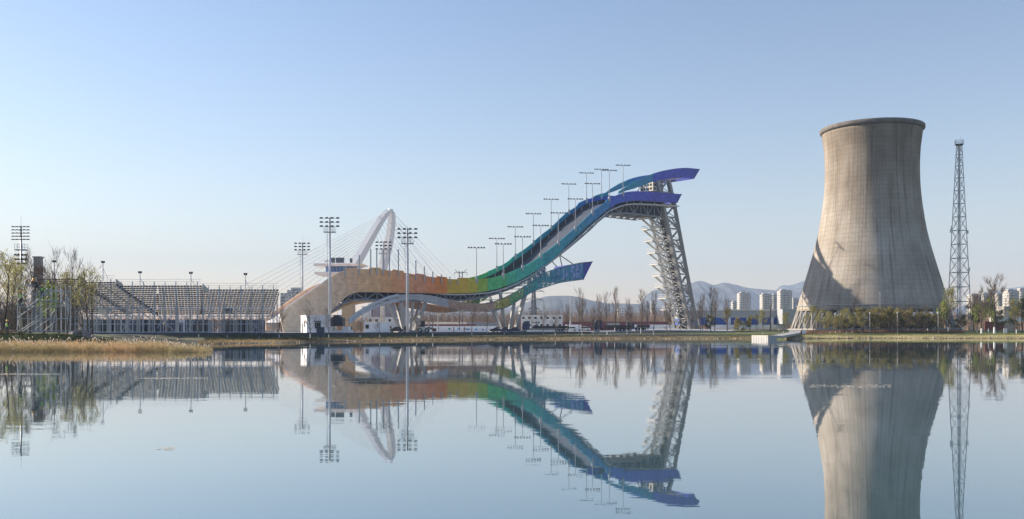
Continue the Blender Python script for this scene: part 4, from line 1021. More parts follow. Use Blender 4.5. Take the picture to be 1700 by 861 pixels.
tower_block(1227.5, 1246.5, 486, 1350, 'slim white apartment tower standing next to the short cream block')
tower_block(1265, 1282, 488.5, 1300, 'cream apartment tower, middle of the towers left of the cooling tower')
tower_block(1282.5, 1294.5, 489, 1500, 'greyish apartment tower pressed against its cream neighbour')
tower_block(1295, 1315, 482, 1250, 'tallest white apartment tower, nearest the left edge of the cooling tower')
tower_block(1316, 1326, 495, 1600, 'apartment tower half hidden by the left foot of the cooling tower')
tower_block(1612, 1629, 489, 1200, 'apartment block between the lattice tower and the large bare tree')
tower_block(1631, 1652, 487, 1300, 'apartment block hidden behind the large bare tree at right')
tower_block(1655, 1672, 489, 1150, 'apartment block at right behind the concrete slab')
tower_block(1673, 1692, 482, 1100, 'white apartment block at the right above the concrete slab')
tower_block(1693, 1714, 480, 1200, 'apartment block cut by the right edge of the picture')
tower_block(465.5, 477, 486, 900, 'pale apartment tower at the very foot of the landing slope', crown=False)
tower_block(476.5, 485, 481, 1100, 'narrow middle tower of the three above the landing slope', crown=False)
tower_block(483, 500, 477, 950, 'widest tower of the three above the landing slope', crown=False)
tower_block(1081, 1087, 500, 700, 'slender white block left of the leaning steel tower', crown=False, floors=8)
rng = random.Random(11)
for i, (px, w, yt) in enumerate([(834, 8, 535), (846, 5, 530), (829, 5, 527), (803, 6, 530), (790, 5, 531), (766, 7, 533), (880, 6, 514), (891, 5, 511), (911, 5, 512), (898, 9, 517), (1031, 12, 512), (1041, 6, 513)]):
    D = 1300 if px > 850 else 900; X = P(px, 0, D).x; zt = EYE + (HY - yt) * D / F; wd = w * D / F
    mb = MB(); mb.box((X, D, (zt + 1.6) / 2), (wd, wd * .8, zt - 1.6)); mb.box((X, D, zt + .6), (wd * .5, wd * .4, 1.2)); root = thing_at('far_house', (X, D, 1.6)); wpart('wall', mb, window_wall('house_render', (.66, .64, .60), 3.6, 3.3), root)
    tag(root, 'small pale house far off, %s' % ['behind the right group of white legs', 'just left of the right group of white legs', 'second from the right group of legs, taller', 'above the mural wall under the brown panels', 'left of the houses under the brown panels', 'leftmost one under the brown panels', 'above the left end of the container office', 'above the container office, tallest there', 'above the container office beside a pylon foot', 'low and wide above the container office roof', 'low and wide beneath the saddle of the hills', 'right of the wide one beneath the saddle of the hills'][i], 'house', 'far-off pale houses')
# concrete slab building at right
def slabhouse():
    D = 330; z = lambda y: EYE + (HY - y) * D / F; X = lambda p: P(p, 0, D).x
    root = thing_at('concrete_block_house', (X(1678), D, 2)); tag(root, 'windowless pale concrete block house between the trees at the right edge', 'building')
    mb = MB(); mb.box((X(1677), D + 5, (z(509.5) + 2) / 2), (X(1686) - X(1669), 9, z(509.5) - 2)); mb.box((X(1677), D + 5, z(509)), (X(1687) - X(1668.3), 9.5, .3)); wpart('wall', mb, CONC, root)
    mb = MB(); mb.box((X(1662), D - 4, (z(528) + z(533)) / 2), (X(1690) - X(1637), 3, z(526) - z(533))); wpart('canopy', mb, WHITE, root)
    mb = MB(); mb.box((X(1662), D + 1, (z(533) + 2) / 2), (X(1690) - X(1640), .3, z(533.4) - 2)); wpart('lower_wall', mb, DRED, root)
slabhouse()
def walls():
    # mural hoarding
    for i, (a, b, D, yt, yb, lab) in enumerate([(705, 828, 420, 541, 548.5, 'white hoarding with small coloured murals behind the bank, under the low brown ribbon'), (938, 965, 400, 538.5, 546, 'short white hoarding with blue and green pictures right of the container office'), (1040, 1122, 400, 538.5, 545.5, 'white hoarding with blue and green pictures left of the leaning steel tower')]):
        z = lambda y: EYE + (HY - y) * D / F; X = lambda p: P(p, 0, D).x; root = thing_at('mural_wall', ((X(a) + X(b)) / 2, D, 1.6)); tag(root, lab, 'hoarding', 'mural hoardings')
        mb = MB(); mb.box(((X(a) + X(b)) / 2, D, (z(yt) + 1.6) / 2), (X(b) - X(a), .3, z(yt) - 1.6)); wpart('board', mb, WHITE, root)
        r = random.Random(i); k = X(a) + 1.5
        while k < X(b) - 2.5:
            w = r.uniform(1.0, 3.2); cc = r.choice(['#5aa7d8', '#2f7fc0', '#3aa287', '#9fc6dd', '#c86a5a', '#d9c9a8', '#7d92b8']); mb = MB(); n = 9
            zc = (z(yt) + 1.6) / 2 + r.uniform(-.2, .3); vs = [(k + w / 2 + w / 2 * math.cos(2 * math.pi * q / n) * r.uniform(.6, 1), D - .19, zc + .55 * math.sin(2 * math.pi * q / n) * r.uniform(.5, 1)) for q in range(n)]
            vs += [(x, y + .03, zz) for x, y, zz in vs]; mb.add(vs, [tuple(range(n)), tuple(range(2 * n - 1, n - 1, -1))] + [(q, n + q, n + (q + 1) % n, (q + 1) % n) for q in range(n)])
            wpart('picture', mb, mat('mural_' + cc[1:], cc, .7), root); k += w + r.uniform(.8, 4)
    D = 430; z = lambda y: EYE + (HY - y) * D / F
    for a, b, lab in ((934, 1110, 'long dark red wagon-like fence above the mural hoarding, right of the container office'), (690, 790, 'dark red fence above the mural hoarding under the low brown ribbon')):
        X = lambda p: P(p, 0, D).x; root = thing_at('red_fence', ((X(a) + X(b)) / 2, D, 1.6)); tag(root, lab, 'fence', 'dark red fences')
        mb = MB(); mb.box(((X(a) + X(b)) / 2, D, (z(533.8 if a > 900 else 538) + 1.6) / 2), (X(b) - X(a), .4, z(533.8 if a > 900 else 538) - 1.6)); wpart('sheeting', mb, DRED, root)
        mb = MB()
        for x in np.arange(X(a), X(b), 3): mb.box((x, D - .25, 3.5), (.15, .12, 3.6))
        wpart('post', mb, DRED, root)
    # dark kerb wall at the edge of the paving
    seg = [150, 200, 260, 330, 400, 470, 540, 620, 700, 780, 860, 920, 980]
    mb = MB(); A = []; 
    for px in np.arange(150, 985, 10): p = prof(px)[4]; A.append(((px - CX) / F * (p[0] - .9), p[0] - .9, p[1]))
    mb.sheet([(x, y, z + .16) for x, y, z in A], [(x, y, z - .75) for x, y, z in A], .35, Vector((0, -1, 0)))
    o = top_mesh('retaining_wall', mb, mat('dark_kerb', (.075, .085, .10), .8), (A[40][0], A[40][1], .6)); tag(o, 'low dark retaining wall that edges the pale paving along the lake', 'wall')
    mb = MB(); A = []
    for px in np.arange(985, 1260, 8): p = prof(px); d = p[1][0] - 1; A.append(((px - CX) / F * d, d, p[1][1]))
    mb.sheet([(x, y, z + .12) for x, y, z in A], [(x, y, z - .5) for x, y, z in A], 1.6, Vector((0, 1, 0)))
    o = mb.build('lakeside_path', mat('path_stone', (.27, .27, .28), .8)); tag(o, kind='structure')
walls()
# pier and ramp
def pier():
    D = 205; z = lambda y: EYE + (HY - y) * D / F; X = lambda p, d=D: P(p, 0, d).x
    root = thing_at('pier', (X(1268), D, 0)); tag(root, 'pale concrete pier with a ramp climbing to the bank left of the cooling tower', 'pier')
    cm = mat('pier_stone', (.42, .415, .40), .8)
    mb = MB(); mb.box((X(1282.5), D + 7, (z(556.6) - .5) / 2), (X(1290) - X(1275), 14, z(556.6) + .5)); wpart('deck', mb, cm, root)
    mb = MB()
    for k in range(6): mb.box((X(1275) - .01, D + 1 + k * 2.2, .4), (.1, .07, .8))
    wpart('joint', mb, CONC, root)
    mb = MB(); a = [Vector((X(1283, 215), 213, .6)), Vector((X(1312, 262), 258, 1.3)), Vector((X(1320, 275), 275, 2.05))]
    mb.sheet([p + Vector((-1.6, 0, .25)) for p in a], [p + Vector((1.6, 0, .25)) for p in a], .5, Vector((0, 0, -1))); wpart('ramp', mb, cm, root)
pier()

# ================================================================== lattice towers and pylons
def lattice(name, px, ytop, D, wb, wt, nlev, m, label, cat, g=2.0, r=.16, plat=True, rz=0):
    x = P(px, 0, D).x; zt = EYE + (HY - ytop) * D / F; root = thing_at(name, (x, D, g)); tag(root, label, cat); H = zt - g
    rot = Matrix.Rotation(R(rz), 3, 'Z')
    def c(f, k):
        w = (wb + (wt - wb) * f) / 2; s = [(-1, -1), (1, -1), (1, 1), (-1, 1)][k % 4]; return Vector((x, D, g + H * f)) + rot @ Vector((s[0] * w, s[1] * w, 0))
    lv = [1 - (1 - k / nlev) ** 1.12 for k in range(nlev + 1)]
    for k in range(4): mb = MB(); mb.tube(c(0, k), c(1, k), r * 1.3, r * .9, 6); wpart('leg', mb, m, root)
    mb = MB()
    for i in range(nlev):
        for k in range(4):
            mb.tube(c(lv[i], k), c(lv[i + 1], k + 1), r * .62, n=4); mb.tube(c(lv[i], k + 1), c(lv[i + 1], k), r * .62, n=4); mb.tube(c(lv[i + 1], k), c(lv[i + 1], k + 1), r * .75, n=4)
    wpart('bracing', mb, m, root)
    return root, x, zt, H
def comms():
    D = 292; root, x, zt, H = lattice('lattice_tower', 1592.5, 240, D, 5.0, 1.1, 14, mat('zinc', (.50, .50, .48), .4, .3), 'slender galvanised lattice tower with a round railed top, right of the cooling tower', 'lattice tower', rz=28, r=.115)
    mb = MB(); mb.lathe([(.5, zt - .4), (1.25, zt), (1.25, zt + .15), (.3, zt + .15)], 16, (x, D, 0)); pl = wpart('platform', mb, DSTEEL, root)
    mb = MB()
    for h in (.5, .95, 1.35): mb.lathe([(1.22, zt + h - .04), (1.28, zt + h - .04), (1.28, zt + h + .04), (1.22, zt + h + .04)], 16, (x, D, 0), False)
    for k in range(10): t = k * math.pi / 5; mb.beam((x + 1.25 * math.cos(t), D + 1.25 * math.sin(t), zt), (x + 1.25 * math.cos(t), D + 1.25 * math.sin(t), zt + 1.4), .06)
    r_ = wpart('railing', mb, GALV, root); r_.parent = pl
    mb = MB(); mb.tube((x + .5, D, zt), (x + .5, D, zt + 2.6), .04, n=4); wpart('rod', mb, GALV, root)
    mb = MB(); mb.tube((x, D, 2), (x, D, zt), .11, .09, 6)
    for z in np.arange(3, zt, 1.2): mb.box((x + .2, D, z), (.3, .2, .05))
    wpart('cable_duct', mb, mat('duct_blue', (.16, .22, .33), .5), root)
    for px, y in ((1578.5, 383), (1606.5, 385), (1609, 447), (1580, 378)): q = P(px, y, D); mb = MB(); mb.box(q, (.35, .5, 1.1)); mb.beam(q, q + Vector((.6 if px < 1592 else -.6, 0, 0)), .08); wpart('antenna', mb, WHITE, root)
comms()
def pylon(px, ytop, D, H_arms, label, ybase=548, w=2.6):
    root, x, zt, H = lattice('power_pylon', px, ytop, D, w, .9, 9, DSTEEL, label, 'power pylon', g=1.6, r=.16, rz=20)
    root['group'] = 'power pylons'
    mb = MB()
    for y, s in H_arms:
        z = EYE + (HY - y) * D / F; L = s * D / F
        for sg in (-1, 1):
            mb.beam((x, D, z), (x + sg * L, D, z - .1), .22); mb.beam((x, D, z + 1.2), (x + sg * L, D, z - .1), .18); mb.tube((x + sg * L, D, z - .1), (x + sg * L, D, z - 1.5), .08, n=4)
    wpart('cross_arm', mb, DSTEEL, root)
pylon(886, 475, 420, [(483, 17), (497.5, 16), (512, 9)], 'steel power pylon standing behind the container office')
def twin(px, D):
    root = thing_at('power_pylon', (P(px, 0, D).x, D, 1.6)); tag(root, 'twin-armed dark pylon top peeping over the yellow panels', 'power pylon', 'power pylons'); x = root.location.x; z = lambda y: EYE + (HY - y) * D / F; mb = MB()
    for dx in (-1, 1):
        mb.beam((x + dx * .7, D, 1.6), (x + dx * .7, D, z(450)), .35); mb.beam((x + dx * .7, D, z(454)), (x + dx * 2.6, D, z(447)), .22); mb.beam((x, D, z(452)), (x + dx * 2.9, D, z(452.5)), .22); mb.beam((x + dx * 2.9, D, z(452.5)), (x + dx * 2.9, D, z(457)), .16)
    for y in range(450, 545, 6): mb.beam((x - .7, D, z(y)), (x + .7, D, z(y + 6)), .15)
    wpart('frame', mb, DSTEEL, root)
twin(765, 430)
mb = MB(); x = P(947, 0, 380).x; D = 380; zt = EYE + (HY - 491.5) * D / F; root = thing_at('utility_pole', (x, D, 1.6)); tag(root, 'tall pale utility pole with a ladder of short arms before the hill', 'utility pole')
mb.tube((x, D, 1.6), (x, D, zt), .28, .2, 8); wpart('pole', mb, mat('pole_concrete', (.5, .5, .5), .8), root)
for k in range(6): mb = MB(); mb.beam((x, D, zt - .4 - k * 1.0), (x + .8, D, zt - .4 - k * 1.0), .14); wpart('arm', mb, STEEL, root)
for i, (px, yt, D, l) in enumerate([(727, 490, 300, 'slim pale pole beneath the low orange ribbon'), (712, 512, 320, 'pole with a round floodlight head near the digger'), (1084, 0, 0, None)]):
    if not l: continue
    x = P(px, 0, D).x; zt = EYE + (HY - yt) * D / F; root = thing_at('lamp_pole', (x, D, 1.65)); tag(root, l, 'lamp pole'); mb = MB(); mb.tube((x, D, 1.65), (x, D, zt), .16, .12, 6); wpart('pole', mb, STEEL, root)
    mb = MB(); mb.lathe([(.1, zt - .2), (.4, zt), (.4, zt + .4), (.1, zt + .5)], 8, (x, D, 0)); wpart('lamp_head', mb, WHITE, root)
for i, (px, yt, l) in enumerate([(1444, 521, 'grey park lamp post directly before the middle of the cooling tower'), (1490, 520.5, 'grey park lamp post among pines before the right of the cooling tower'), (1557.5, 520.5, 'grey park lamp post left of the willow at the cooling tower edge'), (1332, 492, 'plain dark pole before the left foot of the cooling tower'), (1461, 488, 'tall thin pole rising before the cooling tower shell')]):
    D = 272 if i < 3 else 285; q = G(px, D); zt = EYE + (HY - yt) * D / F; root = thing_at('lamp_post', q); tag(root, l, 'lamp post', 'park lamp posts' if i < 3 else None); mb = MB(); mb.tube(q - Vector((0, 0, .2)), (q.x, q.y, zt), .1, .08, 6); wpart('pole', mb, STEEL, root)
    mb = MB(); mb.lathe([(.08, zt), (.2, zt + .05), (.2, zt + .45), (.1, zt + .6)], 8, (q.x, q.y, 0)); wpart('lamp_head', mb, STEEL, root)
# bent dead trunks
for px, yt, dx, D, l in ((1279, 497, 4, 280, 'dark bent leafless trunk rising before the apartment towers'), (1417, 488, 7, 282, 'pale crooked pole leaning right before the cooling tower shadow')):
    q = G(px, D); mb = MB(); a = q; b = P(px, yt + 14, D); c = P(px + dx, yt, D); mb.tube(a - Vector((0, 0, .2)), b, .22, .14, 6); mb.tube(b, c, .14, .06, 6); mb.tube(c, c + Vector((.5, 0, .1)), .06, .03, 5)
    for k in range(5): e = a.lerp(b, .5 + .1 * k); mb.tube(e, e + Vector(((-1) ** k * .8, .2, .5)), .05, .02, 4)
    o = top_mesh('dead_tree', mb, BARK, q); tag(o, l, 'tree')
# ================================================================== vehicles
def wheel(root, c, r, w=.3):
    mb = MB(); n = 14; x, y, z = c
    def ring(rr, dy): return [(x + rr * math.cos(2 * math.pi * k / n), y + dy, z + rr * math.sin(2 * math.pi * k / n)) for k in range(n)]
    vs = ring(r, -w / 2) + ring(r, w / 2); mb.add(vs, [tuple(range(n)), tuple(range(2 * n - 1, n - 1, -1))] + [(k, n + k, n + (k + 1) % n, (k + 1) % n) for k in range(n)])
    whl = wpart('wheel', mb, RUBBER, root)
    for s in (-1, 1):
        mb = MB(); vs = ring(r * .55, s * (w / 2 + .02)) + ring(r * .55, s * (w / 2 - .03)); f = [tuple(range(n)), tuple(range(2 * n - 1, n - 1, -1))] + [(k, n + k, n + (k + 1) % n, (k + 1) % n) for k in range(n)]
        mb.add(vs, f); rm = wpart('rim', mb, STEEL, root); rm.parent = whl
def truck(px, D, label, L=11, s=1.0, col=NAVY, crane=False, flip=1, tall=3.6):
    q = G(px, D); g = q.z; x0 = q.x; root = thing_at('truck', (x0, D, g)); tag(root, label, 'truck', 'dark flatbed trucks on the paving')
    X = lambda v: x0 + v * flip
    mb = MB(); pr = [(0, .7), (-.05, 1.7), (.25, 2.9), (.6, tall * .97), (2.3, tall), (2.35, .7)]; W = 2.4
    vs = [(X(a), D - W / 2, g + b) for a, b in pr] + [(X(a), D + W / 2, g + b) for a, b in pr]; n = len(pr)
    mb.add(vs, [tuple(range(n)), tuple(range(2 * n - 1, n - 1, -1))] + [(k, n + k, n + (k + 1) % n, (k + 1) % n) for k in range(n)]); cab = wpart('cab', mb, col, root)
    mb = MB(); mb.box((X(1.1), D - W / 2 - .01, g + 2.2), (1.0, .05, .8)); mb.box((X(.12), D, g + 2.25), (.12, 2.0, .9)); w_ = wpart('window', mb, GLASS, root); w_.parent = cab
    mb = MB(); mb.box((X(-.02), D, g + .75), (.25, 2.4, .5)); b_ = wpart('bumper', mb, STEEL, root); b_.parent = cab
    mb = MB(); mb.box((X(L / 2 + .5), D, g + .95), (L - .6, 1.0, .3)); wpart('chassis', mb, BLACK, root)
    mb = MB(); mb.box((X(L / 2 + 1.7), D, g + 1.3), (L - 3, 2.45, .25)); mb.box((X(L / 2 + 1.7), D - 1.2, g + 1.65), (L - 3, .06, .6)); mb.box((X(L), D, g + 1.8), (.1, 2.4, .9)); wpart('flatbed', mb, mat('bed_brown', (.06, .045, .045), .7), root)
    for xw in (.95, L - 3.6, L - 2.5, L - 1.4):
        for y in (-1.1, 1.1): wheel(root, (X(xw), D + y, g + .5), .5)
    return root, X, g
r_, X, g = truck(986, 292, 'dark flatbed truck facing left on the paving, left of the leaning steel tower', L=11)
mb = MB(); mb.box((X(6), 292, g + 2.1), (3.6, 2.2, 1.1)); o = top_mesh('cargo_box', mb, CREAM, (X(6), 292, g + 1.55)); tag(o, 'cream box lying on the bed of the truck left of the leaning tower', 'cargo')
r_, X, g = truck(867, 300, 'dark blue truck with a long empty bed in front of the white container office', L=14.5, col=mat('truck_blue', (.02, .05, .13), .3), tall=3.5)
mb = MB()
for a, b, c, d in ((4.0, 1.6, 5.6, 3.2), (5.6, 3.2, 3.2, 3.0), (4.4, 1.6, 4.4, 3.0)): mb.beam((X(a), 300, g + b), (X(c), 300, g + d), .25)
mb.box((X(4.4), 300, g + 1.8), (1.2, 1.6, .9)); wpart('loader_crane', mb, DSTEEL, r_)
r_, X, g = truck(1040, 300, 'third dark truck, mostly its load bed, further right before the mural hoarding', L=7, tall=2.4)
def car(px, D, label, col, L=4.6, flip=1):
    q = G(px, D); g = q.z; x0 = q.x; root = thing_at('parked_car', (x0, D, g)); tag(root, label, 'car', 'cars parked on the paving'); X = lambda v: x0 + v * flip
    def loft(pr, W, m, nm):
        mb = MB(); n = len(pr); vs = []
        for y, ins in ((-W / 2, .0), (-W / 2 + .12, .0), (W / 2 - .12, 0), (W / 2, 0)):
            e = .93 if abs(y) > W / 2 - .05 else 1.0
            vs += [(X(a * e + (1 - e) * L / 2), D + y, g + (b - .5) * e + .5) for a, b in pr]
        fs = [tuple(range(n)), tuple(range(4 * n - 1, 3 * n - 1, -1))]
        for j in range(3): fs += [(j * n + k, (j + 1) * n + k, (j + 1) * n + (k + 1) % n, j * n + (k + 1) % n) for k in range(n)]
        mb.add(vs, fs); return wpart(nm, mb, m, root)
    loft([(0, .3), (-.05, .75), (.3, .9), (1.0, 1.0), (L - .5, 1.02), (L - .05, .9), (L, .35)], 1.8, col, 'body')
    loft([(.95, .98), (1.7, 1.46), (3.1, 1.52), (L - .9, 1.35), (L - .35, 1.0)], 1.6, DGLASS, 'window')
    loft([(1.75, 1.45), (3.1, 1.53), (3.7, 1.44), (3.0, 1.56), (1.9, 1.52)], 1.5, col, 'roof')
    for xw in (.85, L - .9):
        for y in (-.82, .82): wheel(root, (X(xw), D + y, g + .33), .33, .2)
    for y in (-.6, .6): mb = MB(); mb.box((X(.0), D + y, g + .72), (.1, .35, .16)); wpart('headlight', mb, GLASS, root)
car(645, 345 - 92, 'dark parked car beside the site cabin, at the foot of the first group of legs', mat('car_dark', (.012, .012, .022), .25), L=3.9 * 253 / 253)
car(827, 268, 'dark blue car at the left foot of the second group of legs', mat('car_blue', (.01, .03, .10), .3), L=3.2)
car(843, 270, 'dark blue car between the second group of white legs', mat('car_blue', (.01, .03, .10), .3), L=3.4)
car(813, 285, 'small dark car left of the second group of legs', mat('car_dark', (.012, .012, .022), .25), L=3.2)
car(958, 310, 'white car parked left of the flatbed truck cab', WHITE, L=4.4)
car(972, 315, 'dark red car behind the white car near the flatbed truck', mat('car_red', (.22, .02, .02), .3), L=4.2)
car(937, 310, 'white van-like car at the tail of the long blue truck', WHITE, L=4.2)
def digger():
    D = 262; q = G(706, D); g = q.z; x = q.x; root = thing_at('wheel_loader', (x, D, g)); tag(root, 'cream and dark wheel loader standing right of the first group of legs', 'loader')
    mb = MB(); mb.box((x - .6, D, g + 1.1), (2.6, 1.8, .9)); wpart('body', mb, CREAM, root)
    mb = MB(); mb.box((x - .7, D, g + 2.3), (1.2, 1.4, 1.5)); mb.box((x - .7, D, g + 3.1), (1.4, 1.6, .12)); wpart('cab', mb, BLACK, root)
    mb = MB(); mb.beam((x + .6, D, g + 1.5), (x + 2.2, D, g + .8), .3); mb.box((x + 2.5, D, g + .7), (.9, 2.2, .9)); wpart('bucket', mb, mat('rust', (.10, .05, .035), .9), root)
    for a in (-1.4, .5):
        for y in (-.9, .9): wheel(root, (x + a, D + y, g + .6), .6, .4)
digger()
# small cabinets
for px, D, w, h, m, l in ((532, 186, 1.5, 1.7, mat('cabinet_blue', (.06, .08, .12), .5), 'dark blue-grey switch cabinet on short legs on the bank before the hut'), (1334.5, 255, .95, .95, WHITE, 'small white sign board on the grass left of the cooling tower'), (1669, 268, 1.0, 1.15, WHITE, 'small white sign board on the grass at the right edge')):
    if not l: continue
    q = G(px, D); root = thing_at('cabinet' if px == 532 else 'sign_board', q); tag(root, l, 'cabinet' if px == 532 else 'sign')
    mb = MB(); mb.box(q + Vector((0, 0, .35 + h / 2)), (w, .5 if px == 532 else .08, h)); mb.box(q + Vector((0, 0, .4 + h)), (w + .1, .6 if px == 532 else .12, .08)); wpart('body' if px == 532 else 'panel', mb, m, root)
    mb = MB()
    for s in (-1, 1): mb.box(q + Vector((s * w * .35, 0, .15)), (.1, .1, .5))
    wpart('leg', mb, STEEL, root)

# ================================================================== people
SKIN = mat('skin', (.42, .26, .18), .6)
def person(loc, rz, label, pose, vest=True, helmet=True, jacket=(.03, .035, .05), s=1.0, group=None):
    """pose: dict of joint positions in metres (feet at z=0)"""
    J = dict(pelvis=(0, 0, .95), chest=(0, .0, 1.28), neck=(0, 0, 1.46), head=(0, -.01, 1.58), crown=(0, -.01, 1.70),
             hl=(-.10, 0, .90), kl=(-.12, -.02, .50), al=(-.12, 0, .08), tl=(-.13, -.17, .04), hr=(.10, 0, .90), kr=(.12, -.02, .50), ar=(.12, 0, .08), tr=(.13, -.17, .04),
             sl=(-.19, 0, 1.40), el=(-.26, 0, 1.12), wl=(-.27, -.08, .88), sr=(.19, 0, 1.40), er=(.26, 0, 1.12), wr=(.27, -.08, .88)); J.update(pose)
    names = list(J); E = [('pelvis', 'chest'), ('chest', 'neck'), ('neck', 'head'), ('head', 'crown'), ('pelvis', 'hl'), ('hl', 'kl'), ('kl', 'al'), ('al', 'tl'), ('pelvis', 'hr'), ('hr', 'kr'), ('kr', 'ar'), ('ar', 'tr'), ('chest', 'sl'), ('sl', 'el'), ('el', 'wl'), ('chest', 'sr'), ('sr', 'er'), ('er', 'wr')]
    rad = dict(pelvis=.14, chest=.155, neck=.06, head=.09, crown=.075, hl=.10, kl=.065, al=.045, tl=.04, hr=.10, kr=.065, ar=.045, tr=.04, sl=.07, el=.05, wl=.03, sr=.07, er=.05, wr=.03)
    V = [Vector(J[n]) for n in names]; ed = [(names.index(a), names.index(b)) for a, b in E]; rr = [rad[n] for n in names]
    for sd in 'lr':
        w = Vector(J['w' + sd]); d = (w - Vector(J['e' + sd])).normalized(); side = d.cross(Vector((0, 1, 0))).normalized() if abs(d.y) < .9 else Vector((1, 0, 0))
        palm = w + d * .06; V.append(palm); rr.append(.032); ip = len(V) - 1; ed.append((names.index('w' + sd), ip))
        for k in range(4):
            f0 = palm + d * .04 + side * ((k - 1.5) * .02); f1 = f0 + d * (.035 + .008 * (1.5 - abs(k - 1.3))) + Vector((0, -.012, 0)); V.append(f0); rr.append(.009); ed.append((ip, len(V) - 1)); V.append(f1); rr.append(.007); ed.append((len(V) - 2, len(V) - 1))
        t0 = w + d * .03 + side * .045; V.append(t0); rr.append(.010); ed.append((ip, len(V) - 1)); V.append(t0 + d * .03 + side * .01); rr.append(.008); ed.append((len(V) - 2, len(V) - 1))
    me = bpy.data.meshes.new('body'); me.from_pydata([v * s for v in V], ed, []); me.update()
    o = bpy.data.objects.new('body', me); COL.objects.link(o); root = empty('person', loc, rz); o.parent = root
    sk = o.modifiers.new('skin', 'SKIN'); sk.use_smooth_shade = True
    for i, r in enumerate(rr): me.skin_vertices[0].data[i].radius = (r * s, r * s * (.8 if i in (0, 1) else 1))
    me.skin_vertices[0].data[0].use_root = True
    o.modifiers.new('sub', 'SUBSURF').levels = 1; o.modifiers['sub'].render_levels = 1
    # clothes and skin share the one body surface: skin shows at head and hands
    m = bpy.data.materials.new('worker_clothes'); m.use_nodes = True; N = m.node_tree.nodes; l = m.node_tree.links; tc = N.new('ShaderNodeTexCoord'); sp = N.new('ShaderNodeSeparateXYZ'); l.new(tc.outputs['Object'], sp.inputs[0])
    zc = (Vector(J['neck']).z + .02) * s; gt = N.new('ShaderNodeMath'); gt.operation = 'GREATER_THAN'; gt.inputs[1].default_value = zc; l.new(sp.outputs[2], gt.inputs[0])
    mx = N.new('ShaderNodeMix'); mx.data_type = 'RGBA'; mx.inputs[6].default_value = (*jacket, 1); mx.inputs[7].default_value = (.42, .26, .18, 1); l.new(gt.outputs[0], mx.inputs[0]); l.new(mx.outputs[2], N['Principled BSDF'].inputs['Base Color']); N['Principled BSDF'].inputs['Roughness'].default_value = .85
    me.materials.append(m)
    h = Vector(J['crown']) * s; c = Vector(J['chest']) * s; nk = Vector(J['neck']) * s; pv = Vector(J['pelvis']) * s
    if helmet:
        mb = MB(); mb.lathe([(.155 * s, -.06 * s), (.16 * s, -.03 * s), (.135 * s, 0), (.125 * s, .06 * s), (.08 * s, .11 * s), (.02 * s, .13 * s)], 12, h + Vector((0, 0, .0))); mb.build('helmet', mat('helmet_yellow', (.85, .42, .02), .4), root, True)
    else:
        mb = MB(); mb.lathe([(.10 * s, -.08 * s), (.112 * s, 0), (.09 * s, .06 * s), (.02 * s, .09 * s)], 10, h); mb.build('hair', BLACK, root, True)
    if vest:
        mb = MB(); d = (nk - pv); x = Vector((1, 0, 0)); pts = [pv + d * .02, pv + d * .45, pv + d * .85]; n = 12; vs = []
        for p, (a, b) in zip(pts, ((.17, .15), (.19, .16), (.20, .13))):
            for k in range(n): t = 2 * math.pi * k / n; vs.append(p + Vector((a * s * math.cos(t), b * s * math.sin(t), 0)))
        mb.add(vs, [(j * n + k, j * n + (k + 1) % n, (j + 1) * n + (k + 1) % n, (j + 1) * n + k) for j in range(2) for k in range(n)]); v = mb.build('vest', mat('vest_lime', (.45, .78, .10), .6), root, True)
        mb = MB()
        for f in (.25, .5): p = pv + d * f; mb.lathe([(.196 * s, -.02 * s), (.2 * s, 0), (.196 * s, .02 * s)], 12, p, False)
        b_ = mb.build('reflective_band', mat('band_silver', (.7, .7, .7), .3), root); b_.parent = v
    tag(root, label, 'person', group); return root
D = 112.0
person(P(34.5, 508, D), R(-25), 'worker in lime vest standing wide-legged on the left side of the scaffold', dict(al=(-.24, 0, .08), kl=(-.18, -.02, .5), tl=(-.27, -.17, .04), ar=(.24, 0, .08), kr=(.18, -.02, .5), tr=(.27, -.17, .04), er=(.42, -.1, 1.32), wr=(.66, -.2, 1.27), el=(-.34, -.03, 1.16), wl=(-.33, -.15, .95)), s=1.02, group='workers on the scaffold')
person(P(61, 487, D), R(20), 'worker in yellow helmet and dark clothes bending forward at the top of the scaffold', dict(chest=(-.14, -.10, 1.22), neck=(-.25, -.18, 1.33), head=(-.31, -.22, 1.40), crown=(-.36, -.25, 1.50), sl=(-.33, -.02, 1.28), sr=(-.05, -.20, 1.30), el=(-.50, -.15, 1.08), wl=(-.62, -.25, .95), er=(-.18, -.35, 1.08), wr=(-.32, -.45, .98)), vest=False, s=1.02, group='workers on the scaffold')
person(P(55.5, 485, D + 2.2), R(40), 'worker in orange helmet half hidden behind the bending one on the scaffold', dict(), vest=False, jacket=(.12, .08, .06), s=.95, group='workers on the scaffold')
person(P(70, 497, D), R(30), 'worker in lime vest reaching down at the right side of the scaffold', dict(er=(.12, -.28, 1.18), wr=(.02, -.42, 1.0), el=(-.22, -.22, 1.12), wl=(-.15, -.4, .98), chest=(0, -.06, 1.27), neck=(0, -.12, 1.43), head=(0, -.17, 1.54), crown=(0, -.19, 1.65)), s=1.0, group='workers on the scaffold')
q = G(12, 112); person(q, R(150), 'worker in yellow helmet and lime vest standing on the ground at the far left', dict(), s=.98)
